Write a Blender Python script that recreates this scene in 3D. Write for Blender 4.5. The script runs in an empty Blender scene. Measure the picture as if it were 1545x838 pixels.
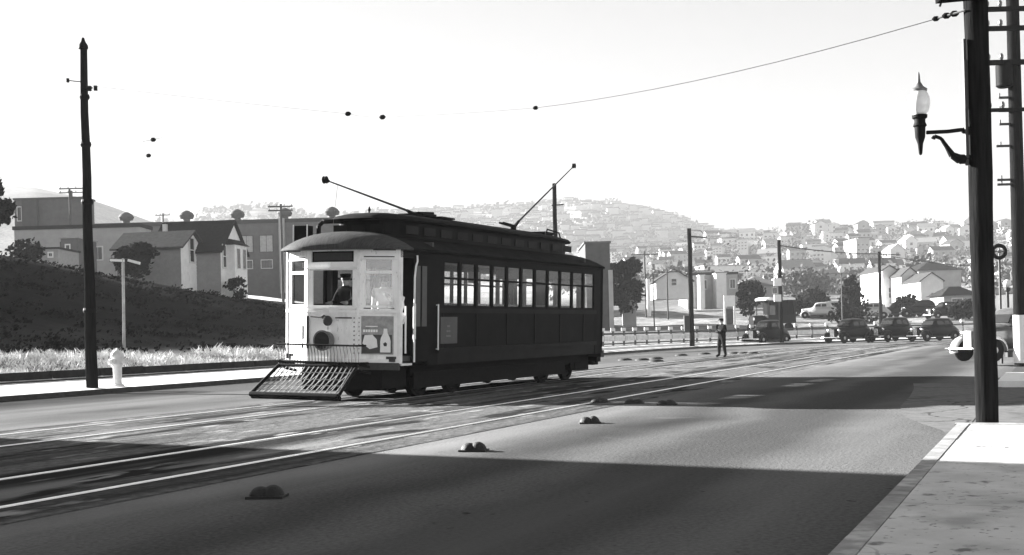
import bpy, math, random
import numpy as np
from mathutils import Matrix, Vector
random.seed(7)
R = math.radians
sc = bpy.context.scene
C = sc.collection
CAMZ = 1.25
F = 1750.0

# ------------------------------------------------------------------ placing helpers
def uh(px, py=None):
    """direction tangents (sideways, up) of a place seen at px,py of a survey photograph"""
    th = R(1.5)
    u = px - 772.5; v = 504 - (py if py is not None else 504)
    return (u*math.cos(th) + v*math.sin(th))/F, (-u*math.sin(th) + v*math.cos(th))/F
def at(px, py, Y):
    a, b = uh(px, py)
    return Vector((a*Y, Y, CAMZ + b*Y))
def gnd(px, py, z=0.0):
    a, b = uh(px, py)
    Y = (z - CAMZ)/b
    return Vector((a*Y, Y, z))
DX, DY = math.cos(R(64.7)), math.sin(R(64.7))
def SP(s, p):
    return (DX*s - DY*p, DY*s + DX*p)

KP = 22.0                      # left kerb
RB = 35.0; S0 = 64.4; ANG = R(64.7)
_s0 = SP(S0, KP)
C0 = (_s0[0] + RB*DY, _s0[1] - RB*DX)
T1 = S0 + RB*ANG
YE = C0[1] + RB
def path(t, q):
    if t <= S0: return SP(t, KP+q)
    a = (t-S0)/RB
    if a < ANG:
        d = R(154.7) - a
        return (C0[0] + (RB+q)*math.cos(d), C0[1] + (RB+q)*math.sin(d))
    return (C0[0] + (t-T1), YE + q)
def qfun(X, Y):
    X = np.asarray(X, float); Y = np.asarray(Y, float)
    s = X*DX + Y*DY; p = -X*DY + Y*DX
    q1 = p - KP
    vx, vy = X-C0[0], Y-C0[1]
    q2 = np.hypot(vx, vy) - RB
    q3 = Y - YE
    return np.where(s <= S0, q1, np.where(X < C0[0], q2, q3))
def sst(a, b, x):
    t = np.clip((np.asarray(x, float)-a)/(b-a), 0, 1)
    return t*t*(3-2*t)
def prof(pts, x, R0):
    px = [a for a, b in pts]
    el = [((504 - .0262*(a-772.5)) - b)/F for a, b in pts]
    return np.interp(x, px, el)*R0
HR = [(-2000, 480), (500, 450), (800, 420), (900, 400), (950, 388), (1000, 380), (1060, 372), (1110, 364), (1160, 362), (1220, 356), (1300, 357), (1400, 359), (1545, 360), (2400, 370)]
HM = [(-2000, 500), (100, 400), (330, 322), (400, 316), (480, 330), (560, 325), (700, 317), (800, 311), (860, 304), (900, 305), (930, 309), (1000, 325), (1060, 345), (1150, 365), (2500, 420)]
HL = [(-2000, 300), (-300, 280), (0, 300), (60, 301), (130, 312), (180, 326), (240, 345), (400, 400), (2500, 500)]
def hfun(X, Y):
    X = np.asarray(X, float); Y = np.asarray(Y, float)
    q = qfun(X, Y); r = np.hypot(X, Y)
    az = np.arctan2(X, np.maximum(Y, 1e-6)); az = np.where(Y <= 0, np.sign(X)*1.5, az)
    w = 1 - sst(-.45, .02, az)
    px = 772.5 + F*np.tan(np.clip(az, -1.0, 1.0))
    z = -.05 + .38*sst(1.0, 3.0, q) + .055*np.clip(q-3.2, 0, 250)
    z = z + w*(3.9*sst(6.0, 27, q) + .35*sst(3.6, 7, q))
    n = np.sin(X*.31+1.3*np.sin(Y*.17))*np.cos(Y*.27+np.sin(X*.21))
    z = z + n*.22*sst(8, 20, q)*(1-sst(60, 200, q)) 
    def rise(pts, R0, a, b):
        E = prof(pts, px, R0)
        g = sst(a, 1.0, r/R0)*.35 + .65*np.clip((r/R0-a)/(1-a), 0, 1)
        dec = 1 - sst(1.0, b, r/R0)
        bump = 1 + .05*np.sin(X*.02+2)*np.cos(Y*.013)
        return (E+CAMZ)*np.clip(g, 0, 1)*dec*np.where(r < R0*.9, bump, 1)
    front = np.where(Y > 0, 1.0, 0.0)
    zz = np.maximum(np.maximum(rise(HR, 700, .36, 1.5), rise(HM, 1350, .45, 1.3)), rise(HL, 1150, .4, 1.3))
    return np.where(zz*front > .5, np.maximum(z, zz), z)
def H(x, y): return float(hfun(x, y))

# ------------------------------------------------------------------ materials (a black-and-white place: greys only)
M = {}
def add_cracks(name, scale, width, val, lo=.45):
    m = M[name]; nt = m.node_tree; N = nt.nodes; L = nt.links
    cc = [n for n in N if n.type == 'COMBINE_COLOR'][0]; src = cc.inputs[0].links[0].from_socket
    tc = [n for n in N if n.type == 'TEX_COORD'][0]
    nn = N.new('ShaderNodeTexNoise'); nn.inputs['Scale'].default_value = scale*3; nn.inputs['Detail'].default_value = 8
    L.new(tc.outputs['Object'], nn.inputs['Vector'])
    va = N.new('ShaderNodeVectorMath'); va.operation = 'MULTIPLY_ADD'; va.inputs[1].default_value = (.9/scale*.4,)*3; L.new(nn.outputs['Color'], va.inputs[0]); L.new(tc.outputs['Object'], va.inputs[2])
    vo = N.new('ShaderNodeTexVoronoi'); vo.feature = 'DISTANCE_TO_EDGE'; vo.inputs['Scale'].default_value = scale; L.new(va.outputs[0], vo.inputs['Vector'])
    r = N.new('ShaderNodeMapRange'); r.inputs['From Min'].default_value = width*.5; r.inputs['From Max'].default_value = width; r.inputs['To Min'].default_value = 1; r.inputs['To Max'].default_value = 0
    L.new(vo.outputs['Distance'], r.inputs['Value'])
    n2 = N.new('ShaderNodeTexNoise'); n2.inputs['Scale'].default_value = .25; n2.inputs['Detail'].default_value = 2; L.new(tc.outputs['Object'], n2.inputs['Vector'])
    r2 = N.new('ShaderNodeMapRange'); r2.inputs['From Min'].default_value = lo; r2.inputs['From Max'].default_value = lo+.08; L.new(n2.outputs['Fac'], r2.inputs['Value'])
    mu = N.new('ShaderNodeMath'); mu.operation = 'MULTIPLY'; L.new(r.outputs[0], mu.inputs[0]); L.new(r2.outputs[0], mu.inputs[1])
    mx = N.new('ShaderNodeMix'); L.new(mu.outputs[0], mx.inputs[0]); L.new(src, mx.inputs[2]); mx.inputs[3].default_value = val
    for i in range(3): L.new(mx.outputs[0], cc.inputs[i])
def mat(name, v, rough=.8, var=.25, scale=4.0, bump=0.0, metal=0.0, stretch=None, rotz=0, spec=.5, detail=6, coat=0, patches=None):
    m = bpy.data.materials.new(name); m.use_nodes = True
    nt = m.node_tree; N = nt.nodes; L = nt.links
    b = N['Principled BSDF']
    b.inputs['Roughness'].default_value = rough; b.inputs['Metallic'].default_value = metal
    b.inputs['Specular IOR Level'].default_value = spec
    b.inputs['Coat Weight'].default_value = coat
    tc = N.new('ShaderNodeTexCoord'); mp = N.new('ShaderNodeMapping')
    L.new(tc.outputs['Object'], mp.inputs['Vector'])
    mp.inputs['Rotation'].default_value = (0, 0, rotz)
    if stretch: mp.inputs['Scale'].default_value = stretch
    n = N.new('ShaderNodeTexNoise'); n.inputs['Scale'].default_value = scale; n.inputs['Detail'].default_value = detail
    n.inputs['Roughness'].default_value = .62
    L.new(mp.outputs[0], n.inputs['Vector'])
    r = N.new('ShaderNodeMapRange')
    r.inputs['From Min'].default_value = .3; r.inputs['From Max'].default_value = .7
    r.inputs['To Min'].default_value = max(v*(1-var), 0.001); r.inputs['To Max'].default_value = min(v*(1+var), .95)
    L.new(n.outputs['Fac'], r.inputs['Value'])
    out = r.outputs[0]
    for ps in (patches or []):
        sc2, st2, lo, hi, val, fine = ps
        m2 = N.new('ShaderNodeMapping'); L.new(tc.outputs['Object'], m2.inputs['Vector'])
        m2.vector_type = 'POINT'
        # rotate first, then stretch
        m3 = N.new('ShaderNodeMapping'); m2.inputs['Rotation'].default_value = (0, 0, rotz)
        L.new(m2.outputs[0], m3.inputs['Vector']); m3.inputs['Scale'].default_value = st2
        n2 = N.new('ShaderNodeTexNoise'); n2.inputs['Scale'].default_value = sc2; n2.inputs['Detail'].default_value = fine
        L.new(m3.outputs[0], n2.inputs['Vector'])
        r2 = N.new('ShaderNodeMapRange'); r2.inputs['From Min'].default_value = lo; r2.inputs['From Max'].default_value = hi
        L.new(n2.outputs['Fac'], r2.inputs['Value'])
        mx = N.new('ShaderNodeMix'); L.new(r2.outputs[0], mx.inputs[0]); L.new(out, mx.inputs[2]); mx.inputs[3].default_value = val
        out = mx.outputs[0]
    cc = N.new('ShaderNodeCombineColor')
    for i in range(3): L.new(out, cc.inputs[i])
    L.new(cc.outputs[0], b.inputs['Base Color'])
    if bump:
        bp = N.new('ShaderNodeBump'); bp.inputs['Strength'].default_value = bump; bp.inputs['Distance'].default_value = .03
        L.new(n.outputs['Fac'], bp.inputs['Height']); L.new(bp.outputs[0], b.inputs['Normal'])
    M[name] = m
    return m
RZ = -R(64.7)
mat('asphalt', .098, .9, .30, 26, .35, rotz=RZ, spec=0, detail=9, patches=[(1.0, (.03, .45, 1), .48, .68, .15, 5), (.5, (.15, .3, 1), .54, .66, .05, 7), (.9, (1, 1, 1), .64, .76, .115, 8), (7, (1, 1, 1), .70, .76, .045, 3)])

def worn_lanes(name):
    # traffic wear: bands of paler and darker surface running along the street
    nt = M[name].node_tree; N = nt.nodes; L = nt.links
    cc = [n for n in N if n.type == 'COMBINE_COLOR'][0]; src = cc.inputs[0].links[0].from_socket
    tc = [n for n in N if n.type == 'TEX_COORD'][0]
    mp = N.new('ShaderNodeMapping'); mp.inputs['Rotation'].default_value = (0, 0, RZ); L.new(tc.outputs['Object'], mp.inputs['Vector'])
    se = N.new('ShaderNodeSeparateXYZ'); L.new(mp.outputs[0], se.inputs[0])
    nn = N.new('ShaderNodeTexNoise'); nn.inputs['Scale'].default_value = .35; nn.inputs['Detail'].default_value = 5; L.new(tc.outputs['Object'], nn.inputs['Vector'])
    a = N.new('ShaderNodeMath'); a.operation = 'MULTIPLY_ADD'; a.inputs[1].default_value = 1.5; L.new(nn.outputs['Fac'], a.inputs[0]); L.new(se.outputs['Y'], a.inputs[2])
    r = N.new('ShaderNodeMapRange'); r.inputs['From Min'].default_value = .75; r.inputs['From Max'].default_value = 23.75; L.new(a.outputs[0], r.inputs['Value'])
    cr = N.new('ShaderNodeValToRGB'); cr.color_ramp.interpolation = 'EASE'; e = cr.color_ramp.elements
    st = [(0, .5), (1.1, .55), (1.9, .62), (2.9, .36), (3.6, .40), (4.2, .62), (4.9, .40), (5.7, .60), (6.8, .85), (14.3, .8), (17, .6), (20, .5), (22.5, .4)]
    e[0].position = 0; e[0].color = (st[0][1],)*3+(1,); e[1].position = 1; e[1].color = (.4, .4, .4, 1)
    for p_, v in st[1:]: q = e.new(p_/23); q.color = (v, v, v, 1)
    L.new(r.outputs[0], cr.inputs[0])
    m2 = N.new('ShaderNodeMath'); m2.operation = 'MULTIPLY'; L.new(cr.outputs[0], m2.inputs[0]); m2.inputs[1].default_value = 2.0
    m3 = N.new('ShaderNodeMath'); m3.operation = 'MULTIPLY'; L.new(m2.outputs[0], m3.inputs[0]); L.new(src, m3.inputs[1])
    for i in range(3): L.new(m3.outputs[0], cc.inputs[i])
worn_lanes('asphalt')
mat('corner_paving', .15, .9, .2, 6, .2, spec=0, patches=[(1.1, (1, 1, 1), .58, .70, .09, 6)])  # darkened tone stands in for tram shade that stops short here
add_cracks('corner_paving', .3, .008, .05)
mat('cross_asphalt', .080, .9, .2, 20, .2, spec=0)
mat('track_paving', .13, .9, .45, 9, .8, rotz=RZ, spec=0, detail=9, patches=[(1.0, (.05, .9, 1), .47, .60, .035, 7), (1.0, (.09, .7, 1), .54, .70, .22, 6), (1.6, (.25, 1, 1), .56, .63, .035, 8), (2.6, (.35, 1, 1), .60, .68, .27, 7)])

mat('concrete_light', .80, .85, .10, 3, .1)
mat('concrete_worn', .48, .9, .22, 1.6, .2, patches=[(1.1, (1, 1, 1), .56, .68, .30, 8), (5, (1, 1, 1), .62, .70, .13, 5), (18, (1, 1, 1), .64, .70, .14, 3)])
add_cracks('concrete_worn', .35, .006, .08)
mat('kerb_stone', .24, .85, .35, 6, .4, patches=[(3, (1, 1, 1), .58, .68, .42, 6)])
mat('kerb_dark', .05, .9, .35, 6, .3)
mat('gutter', .03, .9, .4, 5, .2, spec=0)
mat('rail_steel', .85, .42, .12, 12, 0, metal=1)
mat('rail_groove', .015, .9, .3, 9)
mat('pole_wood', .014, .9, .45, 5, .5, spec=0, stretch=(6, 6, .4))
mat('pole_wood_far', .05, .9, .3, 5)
mat('pole_pale', .38, .85, .25, 5)
mat('iron_black', .010, .65, .3, 20, spec=.06)
mat('iron_dark', .03, .6, .3, 20, .1)
mat('iron_grey', .12, .5, .4, 14, .1)
mat('lattice_iron', .22, .6, .5, 14, .1)
mat('tram_white', .88, .45, .06, 3, .05, patches=[(4, (1, 1, .35), .58, .78, .64, 8), (14, (1, 1, .5), .62, .72, .5, 6)])
mat('tram_trim', .80, .5, .12, 5)
mat('tram_dark', .008, .5, .3, 2.5, .05, spec=.05)
mat('tram_panel', .012, .45, .35, 1.8, .03, spec=.06)
mat('tram_panel_door', .04, .4, .3, 3, .03)
mat('tram_roof', .010, .8, .5, 3, .3, spec=.05)
mat('tram_hood', .05, .8, .45, 5, .4, spec=.1, stretch=(1, 9, 1))
mat('tram_inside', .05, .7, .2, 3)
mat('blind', .20, .8, .15, 5)
mat('cloth_white', .75, .8, .08, 5)
mat('cloth_dark', .012, .9, .3, 9, spec=.05)
mat('cloth_grey', .10, .9, .3, 9)
mat('skin', .38, .6, .08, 9)
mat('wheel_steel', .008, .6, .4, 8, spec=.08)
mat('hydrant_paint', .72, .6, .10, 12, .1)
mat('sign_white', .8, .6, .06, 5)
mat('ad_board', .30, .6, .3, 8)
mat('ad_dark', .05, .6, .3, 8)
mat('siding_lit', .80, .75, .08, 3, patches=[(1.2, (1, 1, 1), .6, .75, .60, 5)])  # near-white tone stands in for sunlight on the cottage gables
mat('siding_grey', .27, .75, .12, 3)
mat('white_wall', .62, .8, .08, 1.5)
mat('pale_wall', .34, .85, .15, .8)
mat('brick', .10, .9, .2, 1.5)
mat('brick_dark', .06, .9, .25, 1.5)
mat('shingle', .025, .9, .3, 6, spec=.05)
mat('shingle_grey', .06, .9, .25, 4, spec=.05)
mat('roof_pale', .30, .9, .2, 3)
mat('window_dark', .02, .15, .2, 2)
mat('window_pale', .40, .4, .25, 2.5)
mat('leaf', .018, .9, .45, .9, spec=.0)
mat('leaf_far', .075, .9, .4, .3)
mat('bark', .05, .9, .3, 6)
mat('dry_grass', .68, .9, .45, 1.2, spec=.1)
mat('scrub', .005, .95, .6, .25, spec=.0, patches=[(.35, (1, 1, 1), .55, .72, .026, 7)])
mat('car_dark', .006, .3, .2, 3, spec=.12)
mat('car_pale', .40, .25, .06, 3, coat=.5)
mat('car_grey', .07, .25, .2, 3, coat=.5)
mat('chrome', .8, .12, .05, 3, metal=1)
mat('tyre', .010, .9, .3, 20, spec=.1)
mat('board_dark', .025, .9, .4, 4, .3, spec=.1)
mat('fence_white', .62, .8, .2, 3)
mat('fence_dark', .07, .9, .3, 3)
mat('button_iron', .010, .7, .4, 30, .4)
mat('globe', .78, .25, .1, 20)
mat('porcelain', .12, .3, .2, 9)
def glass(name, tr, refl):
    m = bpy.data.materials.new(name); m.use_nodes = True
    nt = m.node_tree; N = nt.nodes; L = nt.links; N.clear()
    o = N.new('ShaderNodeOutputMaterial'); t = N.new('ShaderNodeBsdfTransparent'); t.inputs[0].default_value = (tr, tr, tr, 1)
    g = N.new('ShaderNodeBsdfGlossy'); g.inputs['Roughness'].default_value = .04; g.inputs[0].default_value = (.9, .9, .9, 1)
    lw0 = N.new('ShaderNodeLayerWeight'); lw = N.new('ShaderNodeMath'); lw.operation = 'POWER'; lw.inputs[1].default_value = 4.5; L.new(lw0.outputs['Facing'], lw.inputs[0])
    ma = N.new('ShaderNodeMath'); ma.operation = 'MULTIPLY_ADD'; ma.inputs[1].default_value = 1.0; ma.inputs[2].default_value = refl
    L.new(lw.outputs[0], ma.inputs[0])
    tc = N.new('ShaderNodeTexCoord'); n = N.new('ShaderNodeTexNoise'); n.inputs['Scale'].default_value = 1.2
    bp = N.new('ShaderNodeBump'); bp.inputs['Strength'].default_value = .15; bp.inputs['Distance'].default_value = .02
    L.new(tc.outputs['Object'], n.inputs['Vector']); 
    mx = N.new('ShaderNodeMixShader'); L.new(ma.outputs[0], mx.inputs[0]); L.new(t.outputs[0], mx.inputs[1]); L.new(g.outputs[0], mx.inputs[2])
    L.new(mx.outputs[0], o.inputs[0]); M[name] = m
glass('glass_clear', .99, .0); glass('glass_front', .88, .09); glass('glass', .95, .02); glass('glass_old', .88, .0)

# ------------------------------------------------------------------ mesh builder
class MB:
    def __init__(s, X=None): s.v = []; s.f = []; s.mi = []; s.cur = 0; s.X = X
    def add(s, vs, fs):
        o = len(s.v)
        for v in vs:
            v = Vector(v)
            s.v.append(tuple(s.X @ v) if s.X else tuple(v))
        for f in fs: s.f.append([o+i for i in f]); s.mi.append(s.cur)
        return s
    def box(s, x0, x1, y0, y1, z0, z1):
        return s.add([(x0, y0, z0), (x1, y0, z0), (x1, y1, z0), (x0, y1, z0), (x0, y0, z1), (x1, y0, z1), (x1, y1, z1), (x0, y1, z1)],
                     [(0, 3, 2, 1), (4, 5, 6, 7), (0, 1, 5, 4), (1, 2, 6, 5), (2, 3, 7, 6), (3, 0, 4, 7)])
    def tube(s, p0, p1, r0, r1=None, n=8, cap=True):
        r1 = r0 if r1 is None else r1
        p0 = Vector(p0); p1 = Vector(p1); d = (p1-p0)
        if d.length < 1e-6: return s
        d.normalize(); a = d.orthogonal().normalized(); b = d.cross(a)
        vs = []
        for p, r in ((p0, r0), (p1, r1)):
            for i in range(n):
                t = 2*math.pi*i/n; vs.append(p + a*r*math.cos(t) + b*r*math.sin(t))
        fs = [(i, (i+1) % n, n+(i+1) % n, n+i) for i in range(n)]
        if cap: fs += [tuple(range(n-1, -1, -1)), tuple(range(n, 2*n))]
        return s.add(vs, fs)
    def pipe(s, pts, r, n=6):
        for a, b in zip(pts, pts[1:]): s.tube(a, b, r, r, n)
        return s
    def lathe(s, prof, o=(0, 0, 0), ax=(0, 0, 1), n=16):
        o = Vector(o); d = Vector(ax).normalized(); a = d.orthogonal().normalized(); b = d.cross(a)
        vs = []
        for r, h in prof:
            for i in range(n):
                t = 2*math.pi*i/n; vs.append(o + d*h + a*r*math.cos(t) + b*r*math.sin(t))
        fs = []
        for k in range(len(prof)-1):
            for i in range(n): fs.append((k*n+i, k*n+(i+1) % n, (k+1)*n+(i+1) % n, (k+1)*n+i))
        fs.append(tuple(range(n-1, -1, -1))); fs.append(tuple(range((len(prof)-1)*n, len(prof)*n)))
        return s.add(vs, fs)
    def loft(s, secs, cap=True):
        n = len(secs[0]); vs = [p for c in secs for p in c]; fs = []
        for k in range(len(secs)-1):
            for i in range(n): fs.append((k*n+i, k*n+(i+1) % n, (k+1)*n+(i+1) % n, (k+1)*n+i))
        if cap: fs.append(tuple(range(n-1, -1, -1))); fs.append(tuple(range((len(secs)-1)*n, len(secs)*n)))
        return s.add(vs, fs)
    def slab(s, pts, off):
        """polygon pts thickened by vector off"""
        pts = [Vector(p) for p in pts]; off = Vector(off); n = len(pts)
        vs = pts + [p+off for p in pts]
        return s.add(vs, [tuple(range(n-1, -1, -1)), tuple(range(n, 2*n))] + [(i, (i+1) % n, n+(i+1) % n, n+i) for i in range(n)])
    def beam(s, p0, p1, w, h):
        p0 = Vector(p0); p1 = Vector(p1); d = (p1-p0).normalized(); up = Vector((0, 0, 1))
        if abs(d.z) > .95: up = Vector((1, 0, 0))
        a = d.cross(up).normalized()*w/2; b = a.cross(d).normalized()*h/2
        vs = [p+x*a+y*b for p in (p0, p1) for x, y in ((-1, -1), (1, -1), (1, 1), (-1, 1))]
        return s.add(vs, [(0, 1, 2, 3), (7, 6, 5, 4), (0, 4, 5, 1), (1, 5, 6, 2), (2, 6, 7, 3), (3, 7, 4, 0)])
    def build(s, name, mats, parent=None, smooth=False, label=None):
        me = bpy.data.meshes.new(name); me.from_pydata(s.v, [], s.f)
        if not isinstance(mats, (list, tuple)): mats = [mats]
        for m in mats: me.materials.append(M[m] if isinstance(m, str) else m)
        if len(mats) > 1: me.polygons.foreach_set('material_index', s.mi)
        if smooth:
            me.polygons.foreach_set('use_smooth', [True]*len(s.f))
        me.update()
        if smooth:
            try: me.set_sharp_from_angle(angle=R(40))
            except Exception: pass
        o = bpy.data.objects.new(name, me); C.objects.link(o)
        if parent: o.parent = parent
        if label: o['label'] = label
        return o
def tag(o, label=None, cat=None, group=None, kind=None):
    if label: o['label'] = label
    if cat: o['category'] = cat
    if group: o['group'] = group
    if kind: o['kind'] = kind
    return o
def thing(name, label, cat, loc=(0, 0, 0), rz=0, group=None):
    o = bpy.data.objects.new(name, None); C.objects.link(o); o.empty_display_size = .3
    o.location = loc; o.rotation_euler = (0, 0, rz)
    return tag(o, label, cat, group)
def kids(o): return [c for c in bpy.data.objects if c.parent == o]
def copy_tree(o, parent=None, ch=None):
    c = o.copy(); C.objects.link(c)
    if parent: c.parent = parent
    for k in kids(o): copy_tree(k, c)
    return c

# ------------------------------------------------------------------ camera, sky, sun
cam = bpy.data.cameras.new('camera'); co = bpy.data.objects.new('camera', cam); C.objects.link(co); sc.camera = co
cam.sensor_width = 36; cam.lens = 36*F/1545; cam.shift_y = 85/1545
cam.clip_start = .1; cam.clip_end = 12000
co.matrix_world = Matrix.Translation((0, 0, CAMZ)) @ Matrix.Rotation(R(90), 4, 'X') @ Matrix.Rotation(R(-1.5), 4, 'Z')
SUN_EL = 17.5
sv = (.11*DX - DY, .11*DY + DX)      # horizontal direction to the sun
saz = math.atan2(sv[1], sv[0])
to_sun = Vector((math.cos(saz)*math.cos(R(SUN_EL)), math.sin(saz)*math.cos(R(SUN_EL)), math.sin(R(SUN_EL))))
sl = bpy.data.lights.new('sun', 'SUN'); so = bpy.data.objects.new('sun', sl); C.objects.link(so)
sl.energy = 5.0; sl.angle = R(.5); sl.color = (1, .995, .985)
so.rotation_euler = to_sun.to_track_quat('Z', 'Y').to_euler(); so.location = (0, 0, 60)
w = bpy.data.worlds.new('World'); sc.world = w; w.use_nodes = True
nt = w.node_tree; bg = nt.nodes['Background']
sky = nt.nodes.new('ShaderNodeTexSky'); sky.sky_type = 'NISHITA'; sky.sun_disc = False
sky.sun_elevation = R(SUN_EL); sky.sun_rotation = math.pi/2 - saz
sky.air_density = .42; sky.dust_density = .1; sky.ozone_density = 1.0
bwn = nt.nodes.new('ShaderNodeRGBToBW'); nt.links.new(sky.outputs[0], bwn.inputs[0]); nt.links.new(bwn.outputs[0], bg.inputs[0])
bg.inputs[1].default_value = 0.05
sc.view_settings.view_transform = 'Standard'; sc.view_settings.look = 'None'
sc.view_settings.exposure = 3.35; sc.view_settings.gamma = 1

# ------------------------------------------------------------------ ground
def terrain():
    angs = list(np.arange(-180, -40, 4.0)) + list(np.arange(-40, -31, 1.0)) + list(np.arange(-31, 31, .22)) + list(np.arange(31, 40, 1.0)) + list(np.arange(40, 180, 4.0))
    angs = np.radians(np.array(angs)); rs = [1.5]
    while rs[-1] < 5000: rs.append(rs[-1]*(1.012 if 20 < rs[-1] < 150 else 1.022))
    rs = np.array(rs)
    A, Rr = np.meshgrid(angs, rs); X = Rr*np.sin(A); Y = Rr*np.cos(A); Z = hfun(X, Y)
    n = len(angs); k = len(rs)
    vs = np.stack([X, Y, Z], -1).reshape(-1, 3)
    fs = []
    for i in range(k-1):
        for j in range(n):
            fs.append((i*n+j, i*n+(j+1) % n, (i+1)*n+(j+1) % n, (i+1)*n+j))
    fs.append(tuple(range(n-1, -1, -1)))
    me = bpy.data.meshes.new('ground'); me.from_pydata(vs.tolist(), [], fs)
    q = qfun(X, Y); az = np.arctan2(X, Y); wl = 1 - sst(-.20, -.07, az)
    lot = np.full(X.shape, .20)
    alb = np.where(q < 1, .09, lot)
    g = sst(2.5, 3.2, q)*(1-sst(8, 9.5, q))
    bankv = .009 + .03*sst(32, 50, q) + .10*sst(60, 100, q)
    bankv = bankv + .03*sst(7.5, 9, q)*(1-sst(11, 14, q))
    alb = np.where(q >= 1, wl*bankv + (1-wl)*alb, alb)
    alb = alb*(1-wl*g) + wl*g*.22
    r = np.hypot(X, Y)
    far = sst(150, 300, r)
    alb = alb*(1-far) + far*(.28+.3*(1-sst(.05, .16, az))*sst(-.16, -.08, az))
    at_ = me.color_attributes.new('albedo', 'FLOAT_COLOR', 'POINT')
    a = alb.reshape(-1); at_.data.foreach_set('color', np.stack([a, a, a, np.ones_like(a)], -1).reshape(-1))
    me.polygons.foreach_set('use_smooth', [True]*len(me.polygons))
    m = bpy.data.materials.new('ground_cover'); m.use_nodes = True; N = m.node_tree.nodes; L = m.node_tree.links; b = N['Principled BSDF']
    b.inputs['Roughness'].default_value = .95; b.inputs['Specular IOR Level'].default_value = .02
    va = N.new('ShaderNodeVertexColor'); va.layer_name = 'albedo'
    tc = N.new('ShaderNodeTexCoord')
    n1 = N.new('ShaderNodeTexNoise'); n1.inputs['Scale'].default_value = .45; n1.inputs['Detail'].default_value = 9; n1.inputs['Roughness'].default_value = .7
    n2 = N.new('ShaderNodeTexNoise'); n2.inputs['Scale'].default_value = .012; n2.inputs['Detail'].default_value = 8; n2.inputs['Roughness'].default_value = .65
    for q_ in (n1, n2): L.new(tc.outputs['Object'], q_.inputs['Vector'])
    r1 = N.new('ShaderNodeMapRange'); r1.inputs['From Min'].default_value = .3; r1.inputs['From Max'].default_value = .7; r1.inputs['To Min'].default_value = .45; r1.inputs['To Max'].default_value = 1.7
    r2 = N.new('ShaderNodeMapRange'); r2.inputs['From Min'].default_value = .35; r2.inputs['From Max'].default_value = .65; r2.inputs['To Min'].default_value = .5; r2.inputs['To Max'].default_value = 1.5
    L.new(n1.outputs['Fac'], r1.inputs['Value']); L.new(n2.outputs['Fac'], r2.inputs['Value'])
    mm = N.new('ShaderNodeMath'); mm.operation = 'MULTIPLY'; L.new(r1.outputs[0], mm.inputs[0]); L.new(r2.outputs[0], mm.inputs[1])
    vm = N.new('ShaderNodeVectorMath'); vm.operation = 'SCALE'; L.new(va.outputs['Color'], vm.inputs[0]); L.new(mm.outputs[0], vm.inputs['Scale'])
    L.new(vm.outputs[0], b.inputs['Base Color'])
    bp = N.new('ShaderNodeBump'); bp.inputs['Strength'].default_value = .8; bp.inputs['Distance'].default_value = .25
    L.new(n1.outputs['Fac'], bp.inputs['Height']); L.new(bp.outputs[0], b.inputs['Normal'])
    me.materials.append(m)
    o = bpy.data.objects.new('ground', me); C.objects.link(o); o['kind'] = 'structure'
terrain()
def ts(t0, t1, dt):
    n = max(1, int(math.ceil((t1-t0)/dt))); return [t0+(t1-t0)*i/n for i in range(n+1)]
def ribbon(name, t0, t1, profile, m, kind='structure', dt=2.0, mb=None):
    own = mb is None; mb = mb or MB()
    T = ts(t0, t1, dt); k = len(profile); vs = []
    for t in T:
        for q, z in profile: x, y = path(t, q); vs.append((x, y, z))
    fs = [(i*k+j, (i+1)*k+j, (i+1)*k+j+1, i*k+j+1) for i in range(len(T)-1) for j in range(k-1)]
    mb.add(vs, fs)
    if own:
        o = mb.build(name, m)
        if kind: o['kind'] = kind
        return o
def pq(p): return p-KP
ribbon('road', -40, 190, [(pq(1.0), 0), (-10, 0), (0, 0)], 'asphalt')
ribbon('track_bed', -40, 190, [(pq(6.75), .004), (pq(10), .004), (pq(14.3), .004)], 'track_paving')
rl = MB()
RAILS = [7.45, 9.02, 12.02, 13.59]
for p in RAILS: ribbon('', -40, 190, [(pq(p)-.035, .008), (pq(p)-.03, .016), (pq(p)+.03, .016), (pq(p)+.035, .008)], None, mb=rl, dt=1.5)
o = rl.build('tram_rails', 'rail_steel'); o['kind'] = 'structure'
gr = MB()
for i, p in enumerate(RAILS):
    s_ = 1 if i % 2 == 0 else -1
    ribbon('', -40, 190, [(pq(p)+s_*.04, .007), (pq(p)+s_*.10, .007)], None, mb=gr, dt=1.5)
    ribbon('', -40, 190, [(pq(p)-s_*.04, .007), (pq(p)-s_*.065, .007)], None, mb=gr, dt=1.5)
o = gr.build('rail_grooves', 'rail_groove'); o['kind'] = 'structure'
# left pavement with kerb
ribbon('left_kerb', -40, 190, [(0, -.02), (0.005, .12), (.16, .125), (.161, .05)], 'kerb_dark')
ribbon('left_pavement', -40, 190, [(.162, .05), (.163, .124), (1.5, .2), (3.2, .34)], 'concrete_light')
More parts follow.
